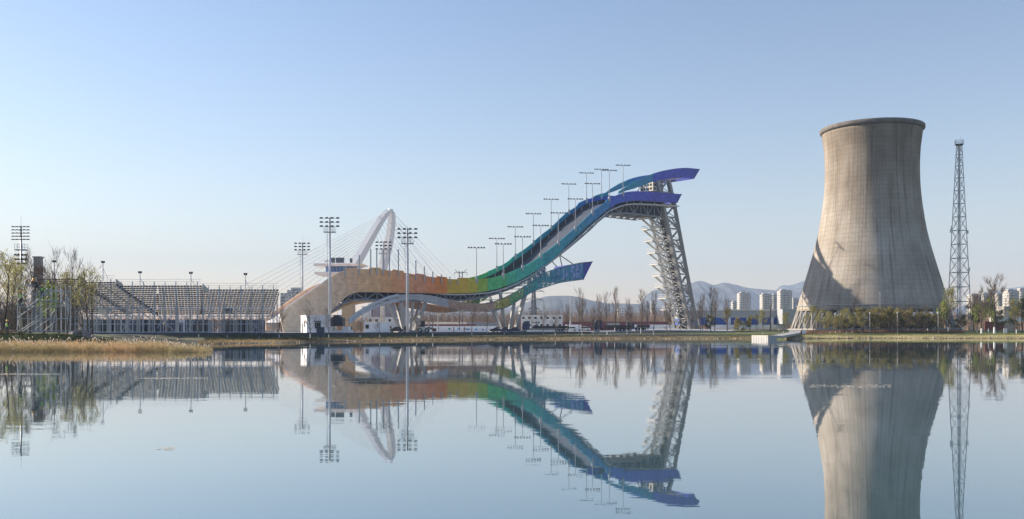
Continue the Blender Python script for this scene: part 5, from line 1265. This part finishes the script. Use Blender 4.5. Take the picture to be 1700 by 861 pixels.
for px, D_, l, j in ((258.5, 164, 'man in dark clothes and yellow helmet beneath the grandstand', (.02, .025, .05)), (272.5, 158, 'man in dark clothes and orange helmet lower down, in front of the grandstand kerb', (.02, .025, .05)), (1432, 276, 'walker in dark blue jacket among the pines before the cooling tower', (.02, .03, .07)), (672.3, 226, 'person in black at the base of the first group of white legs', (.01, .01, .012)), (583, 240, 'person standing left of the site cabin', (.02, .02, .03)), (753, 300, 'figure in dark red by the mural hoarding, left one', (.2, .03, .03)), (771, 300, 'figure in brown red by the mural hoarding, right one', (.16, .04, .03)), (1515, 290, 'worker in blue right of the cooling tower among bushes', (.03, .06, .3))):
    person(G(px, D_), R(20 * (px % 7)), l, dict(al=(-.16, .1, .08), tl=(-.17, -.07, .04), ar=(.14, -.18, .08), tr=(.15, -.35, .04)), vest=False, helmet='helmet' in l, jacket=j)

# ================================================================== scaffold tower, chimney, rubble
def scaffold():
    D = 112; x = lambda p: P(p, 0, D).x; z = lambda y: EYE + (HY - y) * D / F; g = gz(60, D)
    root = thing_at('scaffold_tower', (x(66), D, g)); tag(root, 'galvanised scaffold tower with raking tubes and workers on it, at the far left', 'scaffold')
    xs = [29, 53, 60, 67, 86, 93, 101]; tubes = MB(); lv = [549, 528.5, 508, 499, 472, 486]
    tops = {29: 472, 53: 470, 60: 460, 67: 476, 86: 476, 93: 470, 101: 472}
    for dy in (0, 2.4):
        for p in xs: tubes.tube((x(p), D + dy, g - .1), (x(p), D + dy, z(tops[p])), .032, n=6)
        for y, a, b in ((549, 29, 101), (528.5, 29, 101), (499, 53, 95), (508, 29, 53), (473, 27, 58), (482, 60, 101)): tubes.tube((x(a), D + dy, z(y)), (x(b), D + dy, z(y)), .045, n=6)
    for p in xs:
        for y in (549, 528.5, 508): tubes.tube((x(p), D, z(y)), (x(p), D + 2.4, z(y)), .035, n=5)
    wpart('standard', tubes, GALV, root)
    mb = MB()
    for a, b, c, d in ((30, 527, 58, 507), (33, 549, 62, 530), (39, 549, 68, 530), (30, 498, 57, 479), (36, 505, 60, 487), (60, 527, 88, 507), (58, 547, 90, 524), (75, 548, 97, 530), (44, 511, 80, 487), (60, 500, 82, 480), (36, 471, 49, 461), (87, 548, 92, 522), (29, 547, 32, 530), (64, 498, 80, 478), (84, 526, 98, 505)):
        mb.tube((x(a), D - .12, z(b)), (x(c), D - .12, z(d)), .045, n=6)
    wpart('brace', mb, GALV, root)
    for a, b, y in ((29, 53, 508.5), (60, 95, 499.5), (50, 66, 487.3)): mb = MB(); mb.box(((x(a) + x(b)) / 2, D + 1.1, z(y) - .05), (x(b) - x(a), 1.9 if b != 66 else 3.2, .08)); wpart('deck_board', mb, mat('board_grey', (.32, .36, .42), .6), root)
scaffold()
D = 205; mb = MB(); xx = P(63.5, 0, D).x; zt = EYE + (HY - 427) * D / F
mb.lathe([(1.05, 0), (.98, zt - 1.6)], 4, (0, 0, 0)); mb.v = [tuple(Matrix.Rotation(R(45), 3, 'Z') @ Vector(v)) for v in mb.v]; root = thing_at('chimney', (xx, D, 1.6)); mb.build('shaft', mat('old_concrete', (.25, .235, .22), .9, var=.35, scale=.5, stretch=(1, 1, .3)), root)
mb = MB(); mb.box((0, 0, zt - 1.55), (1.75, 1.75, .25)); mb.build('cap', CONC, root); tag(root, 'square weathered concrete chimney rising behind the scaffold tower', 'chimney')
def heap(px, D, w, h, label, m, seed, logs=False):
    q = G(px, D); r = random.Random(seed); mb = MB()
    for k in range(60 if not logs else 34):
        t = r.uniform(-1, 1); y = r.uniform(-1, 1) * .8; zt = h * (1 - t * t) * (1 - y * y * .6) * r.uniform(.2, 1)
        c = q + Vector((t * w / 2, y, max(.05, zt)))
        if logs: d = Vector((r.uniform(-1, 1), r.uniform(-.6, .6), r.uniform(-.2, .35))) * w * .18; mb.tube(c - d, c + d, .09, .05, 6)
        else:
            M = Matrix.Rotation(r.uniform(0, 3), 3, Vector((r.random(), r.random(), r.random())).normalized()); mb.box(c, (r.uniform(.2, .7), r.uniform(.2, .6), r.uniform(.12, .4)), M=M)
    o = top_mesh('rubble_heap' if not logs else 'brushwood_heap', mb, m, q); tag(o, label, 'heap')
heap(131, 118, 2.6, .95, 'heap of pale broken rubble on the grass right of the scaffold', mat('rubble', (.30, .27, .25), .95, var=.4, scale=4), 1)
heap(8, 113, 3.0, .8, 'heap of pale logs and brushwood at the far left edge', mat('dry_wood', (.27, .20, .14), .9, var=.4, scale=4), 2, True)
heap(29, 114, 1.8, .5, 'low brushwood pile just left of the scaffold foot', mat('dry_wood', (.27, .20, .14)), 3, True)

# ================================================================== trees
def grow(rng, H, r0, levels=4, spread=.5, up=.35, first=.3, nb=(3, 5), shrink=.66, n0=9, gravity=0.):
    """returns trunk MB, crown MB and twig tips"""
    tr, cr, tips = MB(), MB(), []
    def br(p, d, L, r, lv, mb):
        n = 3 if lv > 1 else 4; pts = [p]; dd = d.copy()
        for k in range(n):
            dd = (dd + Vector((rng.gauss(0, .11), rng.gauss(0, .11), up * .15 - gravity * lv * .1))).normalized(); pts.append(pts[-1] + dd * (L / n))
        mb.path(pts, r, 5 if lv < 2 else 3, [r * (1 - .55 * k / n) for k in range(n + 1)])
        if lv >= levels: tips.append(pts); return
        for b in range(rng.randint(*nb)):
            f = rng.uniform(.35, 1.0); i = min(n - 1, int(f * n)); q = pts[i].lerp(pts[i + 1], f * n - i)
            ax = Vector((rng.gauss(0, 1), rng.gauss(0, 1), rng.gauss(0, .3))).normalized(); d2 = (dd + ax * spread * rng.uniform(.7, 1.3) + Vector((0, 0, up * .4))).normalized()
            br(q, d2, L * shrink * rng.uniform(.75, 1.1), max(.008, r * .48), lv + 1, cr)
    # trunk
    pts = [Vector((0, 0, -.15))]; d = Vector((0, 0, 1)); n = n0; Lt = H * .82
    for k in range(n): d = (d + Vector((rng.gauss(0, .035), rng.gauss(0, .035), .12))).normalized(); pts.append(pts[-1] + d * Lt / n)
    tr.path(pts, r0, 7, [r0 * (1 - .82 * k / n) for k in range(n + 1)])
    for k in range(1, n + 1):
        f = k / n
        if f < first: continue
        for b in range(rng.randint(1, 3)):
            a = rng.uniform(0, 6.28); d2 = Vector((math.cos(a) * spread * 1.6, math.sin(a) * spread * 1.6, .55 + up)).normalized()
            br(pts[k], d2, H * .30 * (1.15 - f * .6), r0 * .42 * (1.1 - f * .6), 1, cr)
    br(pts[-1], d, H * .2, r0 * .2, 2, cr)
    return tr, cr, tips
def sleeve(r, h, root): mb = MB(); mb.tube((0, 0, -.15), (0, 0, h), r * 1.1, r * 1.0, 8); return mb.build('limewash', LIME, root)
def leaves(tips, rng, per, size, droop=0., radius=.25, squash=1.):
    mb = MB(); vs = []; fs = []
    for pts in tips:
        for _ in range(per):
            i = rng.randrange(len(pts) - 1); p = pts[i].lerp(pts[i + 1], rng.random()) + Vector((rng.gauss(0, radius), rng.gauss(0, radius), rng.gauss(0, radius) * squash))
            s = size * rng.uniform(.6, 1.4); a = Vector((rng.gauss(0, 1), rng.gauss(0, 1), rng.gauss(0, 1) - droop)).normalized(); b = a.cross(Vector((rng.gauss(0, 1), rng.gauss(0, 1), rng.gauss(0, 1)))).normalized() * (s * .45); a = a * s
            n = len(vs); vs += [p - a * .5, p + b * .5, p + a * .5, p - b * .5]; fs.append((n, n + 1, n + 2, n + 3))
    mb.add(vs, fs); return mb
TEMPL = {}
def place(kind, var, px, pyb, pyt, D=None, label=None, group=None, lime=True, rz=None):
    D = D or Dg(px, pyb); q = G(px, D); H = EYE + (HY - pyt) * D / F - q.z; key = (kind, var, lime)
    if key not in TEMPL:
        rng = random.Random(hash_(kind) + var * 17); root = empty(dict(bare='bare_tree', poplar='bare_poplar', willow='willow_tree', pine='pine_tree', wide='bare_tree', shrub='shrub', weep='willow_tree')[kind])
        if kind == 'bare': tr, cr, tips = grow(rng, 6, .085, 3, .62, .45, .28, (3, 4), .7, 7)
        elif kind == 'poplar': tr, cr, tips = grow(rng, 6, .075, 3, .34, .75, .22, (3, 5), .62, 10)
        elif kind == 'wide': tr, cr, tips = grow(rng, 6, .12, 4, .55, .45, .28, (3, 5), .70, 9)
        elif kind == 'pine': tr, cr, tips = grow(rng, 6, .12, 2, .75, .1, .22, (4, 6), .62, 9)
        elif kind == 'shrub': tr, cr, tips = grow(rng, 6, .08, 3, .8, .4, .05, (3, 5), .8, 5)
        else: tr, cr, tips = grow(rng, 6, .09, 3, .5, .55, .28, (3, 4), .62, 8)
        mb = tr; t = mb.build('trunk', BARK, root)
        if kind in ('bare', 'poplar', 'wide', 'shrub'):
            vs = []; fs = []
            for pts in tips:
                for _ in range(2):
                    i = rng.randrange(len(pts) - 1); p = pts[i].lerp(pts[i + 1], rng.random()); d = Vector((rng.gauss(0, .6), rng.gauss(0, .6), .7 if kind != 'poplar' else 1.4)).normalized() * rng.uniform(.2, .5); w = Vector((.006, 0, 0)) if rng.random() < .5 else Vector((0, .006, 0)); k = len(vs); vs += [p - w, p + w, p + d]; fs.append((k, k + 1, k + 2))
            cr.add(vs, fs)
        br_ = cr.build('crown', TWIG, root)
        if kind == 'pine': leaves(tips, rng, 46, .24, 0, .26, .75).build('needles', leafy('pine_needles', (.30, .26, .09), .6, .9, .5), root)
        if kind == 'willow': leaves(tips, rng, 13 if lime else 5, .14, 1.6, .17).build('foliage', leafy('willow_leaf', (.33, .31, .11)), root)
        if kind == 'weep':
            vs = []; fs = []
            for pts in tips:
                p = pts[-1]; L = rng.uniform(.6, 1.9)
                if p.z < 1.6: continue
                for k in range(int(L / .1)):
                    c = p + Vector((rng.gauss(0, .05), rng.gauss(0, .05), -k * .1)); a = Vector((rng.gauss(0, .06), rng.gauss(0, .06), .09)); n = len(vs); b = Vector((rng.choice((-1, 1)) * .05, rng.gauss(0, .04), 0))
                    if c.z > .8: vs += [c - a, c + b, c + a, c - b]; fs.append((n, n + 1, n + 2, n + 3))
            mb = MB(); mb.add(vs, fs); mb.build('foliage', leafy('willow_leaf_green', (.34, .42, .10)), root)
        if kind == 'shrub': leaves(tips, rng, 3, .2, 0, .15).build('foliage', mat('shrub_leaf', (.11, .075, .04), .8, var=.5, scale=1.5), root)
        if lime and kind != 'shrub': sleeve({'bare': .085, 'poplar': .075, 'wide': .12, 'pine': .1, 'willow': .085, 'weep': .085}[kind], .72, root)
        TEMPL[key] = root; o = root
    else: o = copy_tree(TEMPL[key])
    o.location = q; k = H / 6.0 / 1.02; rngs = random.Random(int(px * 7)); o.scale = (k, k, k)
    if kind in ('bare', 'poplar') and k > 1.1: o.scale = (k * .95, k * .95, k)
    o.rotation_euler = (0, 0, rngs.uniform(0, 6.28) if rz is None else rz)
    tag(o, label, 'shrub' if kind == 'shrub' else 'tree', group); return o
def hash_(s): return sum(ord(c) * (i + 1) for i, c in enumerate(s))
NUM = ['first', 'second', 'third', 'fourth', 'fifth', 'sixth', 'seventh', 'eighth', 'ninth', 'tenth', 'eleventh', 'twelfth', 'thirteenth', 'fourteenth', 'fifteenth', 'sixteenth']
def row(kind, items, desc, where, group, lime=True, D=None):
    for i, it in enumerate(items):
        px, b, t = it[:3]; d = it[3] if len(it) > 3 else D
        lab = '%s, %s' % (desc, where) if len(items) == 1 else '%s, %s from the left %s' % (desc, NUM[i], where)
        place(kind, i % (4 if kind in ('bare', 'poplar') else 3), px, b, t, d, lab, group, lime)
GB = 'young bare trees planted along the bank'
row('bare', [(330, 559, 522), (377, 560.5, 520), (430, 562, 528), (463, 561, 503)], 'bare young tree with limewashed foot', 'in front of the grandstand', GB)
row('bare', [(515, 561.2, 496), (546, 561, 512)], 'bare young tree with limewashed foot', 'before the white hut', GB)
row('bare', [(598, 560.5, 521), (630.5, 560.4, 523)], 'bare young tree with limewashed foot', 'before the grey arch', GB)
row('bare', [(692, 559.5, 522), (718.5, 559.5, 508), (762.5, 554, 500), (783, 554.8, 497), (808, 553.7, 497)], 'bare young tree', 'between the two groups of white legs', GB)
row('bare', [(837, 555, 525), (853, 553, 522), (883, 553, 515), (902, 553, 505), (922, 556.5, 515)], 'bare young tree', 'before the dark blue truck and office', GB)
row('poplar', [(943, 554, 505), (961, 552.7, 480), (966.5, 556.3, 492), (985, 554, 510), (995, 553, 490), (1008, 556, 487)], 'tall bare poplar', 'between the office and the flatbed truck', GB)
row('poplar', [(1021, 552.5, 478), (1041, 554, 497), (1048, 552, 505), (1064, 553, 482), (1076, 550.5, 500), (1085, 556, 486), (1107, 551, 500), (1113, 556, 507)], 'tall bare poplar', 'before the mural hoarding and red fence', GB)
row('poplar', [(1129, 549, 520), (1140, 551, 512), (1148, 551.5, 520), (1163, 554.5, 500), (1166, 551, 488), (1186.5, 551, 480), (1207, 552.5, 493)], 'bare poplar', 'from the leaning tower to the blue hall', GB)
place('poplar', 3, 1180, 551, 478, 300, 'tallest bare poplar behind the bank trees right of the leaning tower', GB)
place('willow', 0, 1207.5, 552.5, 512, None, 'thin yellowish willow before the left end of the blue hall', 'willows on the bank')
row('pine', [(1180, 551, 519), (1226, 555.5, 524), (1245, 549.5, 521)], 'dark bushy pine', 'in front of the blue hall', 'pines on the right bank')
row('willow', [(1257, 552, 522), (1267, 555, 515), (1301, 553, 518)], 'yellowish thin willow', 'in front of the blue hall', 'willows on the bank')
row('willow', [(1351, 554, 508), (1363, 556.2, 515), (1394.5, 552.4, 514), (1406, 554, 513)], 'yellow-green willow', 'before the left part of the cooling tower', 'willows on the bank')
row('pine', [(1374, 552, 517), (1421, 547.5, 508), (1444, 548, 511), (1462, 548, 506), (1478, 548, 507), (1497, 548, 512), (1511, 548, 510), (1530, 548, 515), (1545, 548, 516)], 'dark olive pine', 'before the cooling tower base', 'pines on the right bank', lime=False, D=277)
row('pine', [(1392, 549, 521, 279), (1405, 549, 524, 275), (1433, 548, 514, 281), (1453, 548, 509, 281), (1470, 548, 512, 281), (1487, 548, 509, 281), (1504, 548, 513, 281), (1521, 548, 516, 280), (1538, 548, 518, 280), (1555, 548, 516, 279)], 'round olive pine of the denser rear row', 'by the cooling tower', 'pines on the right bank', lime=False)
row('willow', [(1340, 552, 520, 270), (1378, 553, 517, 268), (1387, 552, 522, 270), (1415, 552, 519, 268), (1430, 552, 523, 266)], 'small yellowish willow', 'before the shadowed side of the cooling tower', 'willows on the bank')
row('shrub', [(1385, 549, 524), (1433, 549, 530), (1453, 549, 533), (1487, 549, 528), (1504, 549, 522), (1521, 549, 526), (1538, 549, 530), (1558, 549, 526)], 'reddish brown shrub', 'under the pines by the cooling tower', 'brown shrubs under the pines', lime=False, D=272)
row('bare', [(1508, 549, 498, 282), (1540, 549, 506, 282)], 'pale bare tree rising over pines', 'at the cooling tower foot', GB)
place('willow', 1, 1574.5, 551, 478, None, 'tall olive willow covering the right foot of the cooling tower', 'willows on the bank')
place('weep', 0, 1566, 549, 500, 285, 'lower green willow left of the lattice tower foot', 'willows on the bank')
place('pine', 1, 1595, 550, 519, 285, 'dark pine inside the foot of the lattice tower', 'pines on the right bank', lime=False)
place('pine', 2, 1617, 549, 497, 290, 'narrow dark conifer right of the lattice tower', 'pines on the right bank', lime=False)
place('weep', 1, 1622, 551, 503, None, 'weeping green willow just right of the lattice tower', 'willows on the bank')
place('weep', 2, 1641, 552, 496, None, 'fuller green willow under the large bare tree', 'willows on the bank')
place('wide', 0, 1629.5, 553.4, 480, None, 'slender bare tree with tall limewashed trunk right of the lattice tower', GB)
place('wide', 1, 1651, 553.5, 462, None, 'largest bare brown tree with a wide crown at the right', GB)
place('pine', 0, 1655, 549, 510, 285, 'pine with dark crown under the large bare tree', 'pines on the right bank', lime=False)
place('willow', 2, 1687.5, 553.5, 496, None, 'brownish tree with limewashed foot at the right edge', 'willows on the bank')
place('pine', 1, 1697, 552, 490, 285, 'tall dark conifer cut by the right edge', 'pines on the right bank', lime=False)
# left group
GL = 'trees about the scaffold'
place('willow', 0, 5, 556, 420, 118, 'olive leafed tree at the very left edge of the picture', GL, lime=False)
place('bare', 0, -14, 556, 405, 130, 'bushy bare tree cut off by the left edge', GL, lime=False)
place('willow', 1, 18, 556, 440, 125, 'yellow leafed thin tree with a dark trunk left of the scaffold', GL, lime=False)
place('willow', 2, 40, 556, 432, 140, 'yellowish tree behind the left half of the scaffold', GL, lime=False)
place('weep', 2, 74, 556, 470, 140, 'small yellow-green tree showing through the scaffold', GL, lime=False)
place('wide', 0, 50, 556, 425, 150, 'bare grey tree standing behind the scaffold tower', GL, lime=False)
place('bare', 3, 98, 556, 412, 145, 'tall bare tree right of the concrete chimney', GL, lime=False)
place('poplar', 1, 121, 556, 418, 150, 'thin bare tree with long upright twigs before the stand', GL, lime=False)
place('willow', 0, 112, 556, 452, 118, 'dark forked tree with thin olive crown right of the scaffold', GL, lime=False)
place('willow', 2, 146, 556, 443, 118, 'forked olive tree nearest the rubble heap, before the stand', GL, lime=False)
place('bare', 2, 153, 556, 436, 128, 'taller leafless tree just behind the forked olive tree', GL, lime=False)
place('bare', 1, 137, 556, 478, 122, 'small leafless tree behind the rubble heap', GL, lime=False)
place('shrub', 0, 15, 556, 515, 120, 'grey brush at the foot of the left edge trees', 'brush at the far left', lime=False)
place('shrub', 1, -5, 556, 500, 122, 'denser grey brush touching the left edge', 'brush at the far left', lime=False)

# ---- far woods, ground cover and reeds (nobody could count them)
def wood(name, pxa, pxb, D0, D1, ht, n, m, seed, label):
    r = random.Random(seed); vs = []; fs = []
    for _ in range(n):
        D = r.uniform(D0, D1); px = r.uniform(pxa, pxb); x = (px - CX) / F * D; H = ht * r.uniform(.6, 1.12); a = r.uniform(0, 6.28)
        def stick(p, q, w):
            k = len(vs); d = Vector((math.cos(a), math.sin(a), 0)) * w; vs.extend([p - d, p + d, q]); fs.append((k, k + 1, k + 2))
        b = Vector((x, D, 1.4)); t = b + Vector((r.gauss(0, .3), r.gauss(0, .3), H)); stick(b, t, .13)
        for k in range(16):
            f = r.uniform(.2, .95); p = b.lerp(t, f); a = r.uniform(0, 6.28); L = H * .28 * (1.15 - f); stick(p, p + Vector((math.cos(a) * L, math.sin(a) * L, L * r.uniform(.8, 2.))), .055)
    me = bpy.data.meshes.new(name); me.from_pydata(vs, [], fs); me.update(); o = bpy.data.objects.new(name, me); COL.objects.link(o); me.materials.append(m); tag(o, label, 'wood', kind='stuff'); return o
WOODM = mat('wood_twigs', (.27, .185, .125), .9, var=.35, scale=.05)
wood('bare_wood', 610, 1330, 460, 600, 11.5, 4200, WOODM, 5, 'far belt of brown leafless woodland behind the paving')
wood('bare_wood', 60, 620, 330, 430, 6.5, 2200, WOODM, 8, 'brown leafless thicket seen low behind the grandstand')
wood('bare_wood', 1560, 1760, 420, 560, 11, 900, WOODM, 6, 'bare woodland behind the trees at the right edge')
wood('bare_wood', -80, 130, 205, 260, 9, 700, mat('grey_twigs', (.16, .14, .12), .9, var=.3, scale=.1), 7, 'grey thicket behind the scaffold at the far left')
def reeds():
    r = random.Random(4); vs = []; fs = []; pv = []; pf = []
    for _ in range(15000):
        px = r.uniform(-150, 335) if r.random() < .96 else r.uniform(335, 352); D = 82 + 11 * r.random() ** 1.2 - (2 if px > 280 else 0)
        if px > 300 and r.random() < (px - 300) / 60: continue
        x = (px - CX) / F * D; h = (r.uniform(.4, 1.15) + .25 * math.sin(px * .21) * math.sin(px * .067 + D)) * (.55 + .45 * min(1, (348 - px) / 90)); a = r.uniform(0, 6.28); l = Vector((r.gauss(0, .1), r.gauss(0, .1), h)); b = Vector((x, D, -.1)); d = Vector((math.cos(a), math.sin(a), 0)) * .011
        k = len(vs); vs += [b - d, b + d, b + l]; fs.append((k, k + 1, k + 2))
        for j in range(2):
            f = r.uniform(.2, .7); p = b + l * f; e = p + Vector((r.gauss(0, .12), r.gauss(0, .12), h * .3)); k = len(vs); vs += [p, p + Vector((.02, 0, .05)), e]; fs.append((k, k + 1, k + 2))
        if r.random() < .045:
            c = b + l; k = len(pv)
            for s in range(2):
                dd = Vector((.045, 0, 0)) if s else Vector((0, .045, 0)); k = len(pv); pv += [c, c + dd + Vector((0, 0, .06)), c + Vector((r.gauss(0, .03), 0, .17)), c - dd + Vector((0, 0, .06))]; pf.append((k, k + 1, k + 2, k + 3))
    for nm, v, f, m, l in (('reeds', vs, fs, reed_mat(), 'bed of dry golden and olive reeds standing in the water at the left'), ('reed_plumes', pv, pf, leafy('reed_plume', (.80, .70, .60), .1), 'pale fluffy plumes on top of the reeds')):
        me = bpy.data.meshes.new(nm); me.from_pydata(v, [], f); me.update(); o = bpy.data.objects.new(nm, me); COL.objects.link(o); me.materials.append(m); tag(o, l, 'reeds', kind='stuff')
def reed_mat():
    m = bpy.data.materials.new('dry_reed'); m.use_nodes = True; N = m.node_tree.nodes; l = m.node_tree.links; b = N['Principled BSDF']; b.inputs['Roughness'].default_value = .8
    tc = N.new('ShaderNodeTexCoord'); no = N.new('ShaderNodeTexNoise'); no.inputs['Scale'].default_value = .16; no.inputs['Detail'].default_value = 5; l.new(tc.outputs['Object'], no.inputs['Vector'])
    cr = N.new('ShaderNodeValToRGB'); e = cr.color_ramp.elements; e[0].position = .38; e[0].color = (.40, .33, .17, 1); e[1].position = .62; e[1].color = (.64, .42, .23, 1); q = e.new(.5); q.color = (.50, .38, .20, 1)
    l.new(no.outputs[0], cr.inputs[0]); l.new(cr.outputs[0], b.inputs['Base Color'])
    t = N.new('ShaderNodeBsdfTranslucent'); x = N.new('ShaderNodeMixShader'); x.inputs[0].default_value = .35; l.new(cr.outputs[0], t.inputs['Color']); l.new(b.outputs[0], x.inputs[1]); l.new(t.outputs[0], x.inputs[2]); l.new(x.outputs[0], N['Material Output'].inputs['Surface']); return m
reeds()
def tufts(name, pxa, pxb, offs, n, h, m, seed, label, cat='grass'):
    r = random.Random(seed); vs = []; fs = []
    for _ in range(n):
        px = r.uniform(pxa, pxb); p = prof(px); D = p[0][0] + r.uniform(*offs); b = G(px, D) - Vector((0, 0, .05)); c = r.uniform(.6, 1.3) * h
        for k in range(7):
            a = r.uniform(0, 6.28); d = Vector((math.cos(a), math.sin(a), 0)); o = b + d * r.uniform(0, .35); i = len(vs); w = Vector((-d.y, d.x, 0)) * .03; vs += [o - w, o + w, o + Vector((r.gauss(0, .15), r.gauss(0, .15), c * r.uniform(.6, 1.2)))]; fs.append((i, i + 1, i + 2))
    me = bpy.data.meshes.new(name); me.from_pydata(vs, [], fs); me.update(); o = bpy.data.objects.new(name, me); COL.objects.link(o); me.materials.append(m); tag(o, label, cat, kind='stuff')
tufts('bank_grass', 330, 1250, (0, 7), 3600, .34, leafy('straw', (.34, .25, .14), .5, .12), 1, 'dry straw-coloured grass along the waterline')
tufts('green_grass', 340, 1250, (5, 20), 5000, .28, mat('dull_green', (.08, .085, .035), .9, var=.4, scale=.2), 2, 'dull green and brown grass on the slope below the paving')
tufts('bank_grass', 1310, 1760, (-1.5, 9), 7500, .42, leafy('pale_straw', (.50, .45, .24), .5, .1), 3, 'pale yellow-green grass along the right shore')
tufts('brown_cover', 1330, 1600, (22, 40), 5000, .55, leafy('russet', (.24, .14, .085), .6, .35, .4), 4, 'russet ground cover under the pines')
tufts('green_grass', 1190, 1740, (8, 26), 5500, .2, leafy('lawn', (.20, .24, .06), .35, .1), 5, 'short green lawn on the right bank')
tufts('green_grass', -150, 190, (0, 16), 3500, .3, mat('mound_green', (.08, .105, .03), .9, var=.4, scale=.2), 6, 'green grass on the mound behind the reeds')

# shore stones
mb = MB(); r = random.Random(9)
for px in np.arange(1305, 1730, 1.1):
    p = prof(px); D = p[0][0] + r.uniform(-.8, .3); s = r.uniform(.25, .8); M = Matrix.Rotation(r.uniform(0, 3), 3, Vector((r.random(), r.random(), r.random())).normalized()); mb.box(((px - CX) / F * D, D, .02), (s, s * .8, s * .5), M=M)
for px in np.arange(355, 1240, 2.4):
    p = prof(px); D = p[0][0] + r.uniform(-.6, .3); s = r.uniform(.1, .45); M = Matrix.Rotation(r.uniform(0, 3), 3, Vector((r.random(), r.random(), r.random())).normalized()); mb.box(((px - CX) / F * D, D, .0), (s, s * .8, s * .5), M=M)
o = mb.build('shore_stones', mat('shore_stone', (.38, .31, .22), .9, var=.35, scale=.4)); tag(o, 'pale stones strewn along the waterline', 'stones', kind='stuff')

# leaves and scum drifting on the lake
r = random.Random(21); vs = []; fs = []
for (pa, pb, y, n, sp) in ((0, 100, 621, 260, .25), (225, 345, 628, 240, .25), (770, 1000, 597, 260, .6), (1345, 1480, 641, 220, .5), (262, 288, 745, 14, .12), (1160, 1210, 650, 40, .4), (890, 990, 640, 70, .8), (1100, 1500, 596, 160, 1.5), (420, 560, 640, 60, .6)):
    D0 = EYE * F / (y - HY)
    for _ in range(n):
        px = r.uniform(pa, pb); D = D0 + r.gauss(0, sp); x = (px - CX) / F * D; s = r.uniform(.02, .06); a = r.uniform(0, 3); k = len(vs); c, q = math.cos(a) * s, math.sin(a) * s
        vs += [(x - c, D - q, .004), (x + q * .6, D - c * .6, .008), (x + c, D + q, .012), (x - q * .6, D + c * .6, .008)]; fs.append((k, k + 1, k + 2, k + 3))
mb = MB(); mb.add(vs, fs); tag(mb.build('floating_leaves', mat('pale_leaf', (.45, .42, .34), .8, var=.4, scale=.5)), 'pale leaves and scum drifting in thin lines on the lake', 'leaves', kind='stuff')

# ---- air
def haze():
    mb = MB(); x0, x1, y0, y1, z0, z1 = -9500, 9500, -9500, 8300, -4, 640
    mb.add([(x0, y0, z0), (x1, y0, z0), (x1, y1, z0), (x0, y1, z0), (x0, y0, z1), (x1, y0, z1), (x1, y1, z1), (x0, y1, z1)], [(3, 2, 1, 0), (4, 5, 6, 7), (0, 1, 5, 4), (1, 2, 6, 5), (2, 3, 7, 6), (3, 0, 4, 7)])
    m = bpy.data.materials.new('air'); m.use_nodes = True; n = m.node_tree.nodes; n.remove(n['Principled BSDF']); v = n.new('ShaderNodeVolumePrincipled'); v.inputs['Color'].default_value = (.58, .74, 1.0, 1); v.inputs['Density'].default_value = HAZE
    v.inputs['Anisotropy'].default_value = 0.0
    m.node_tree.links.new(v.outputs[0], n['Material Output'].inputs['Volume']); o = mb.build('haze', m); tag(o, kind='stuff')
HAZE = 0.00015
haze()
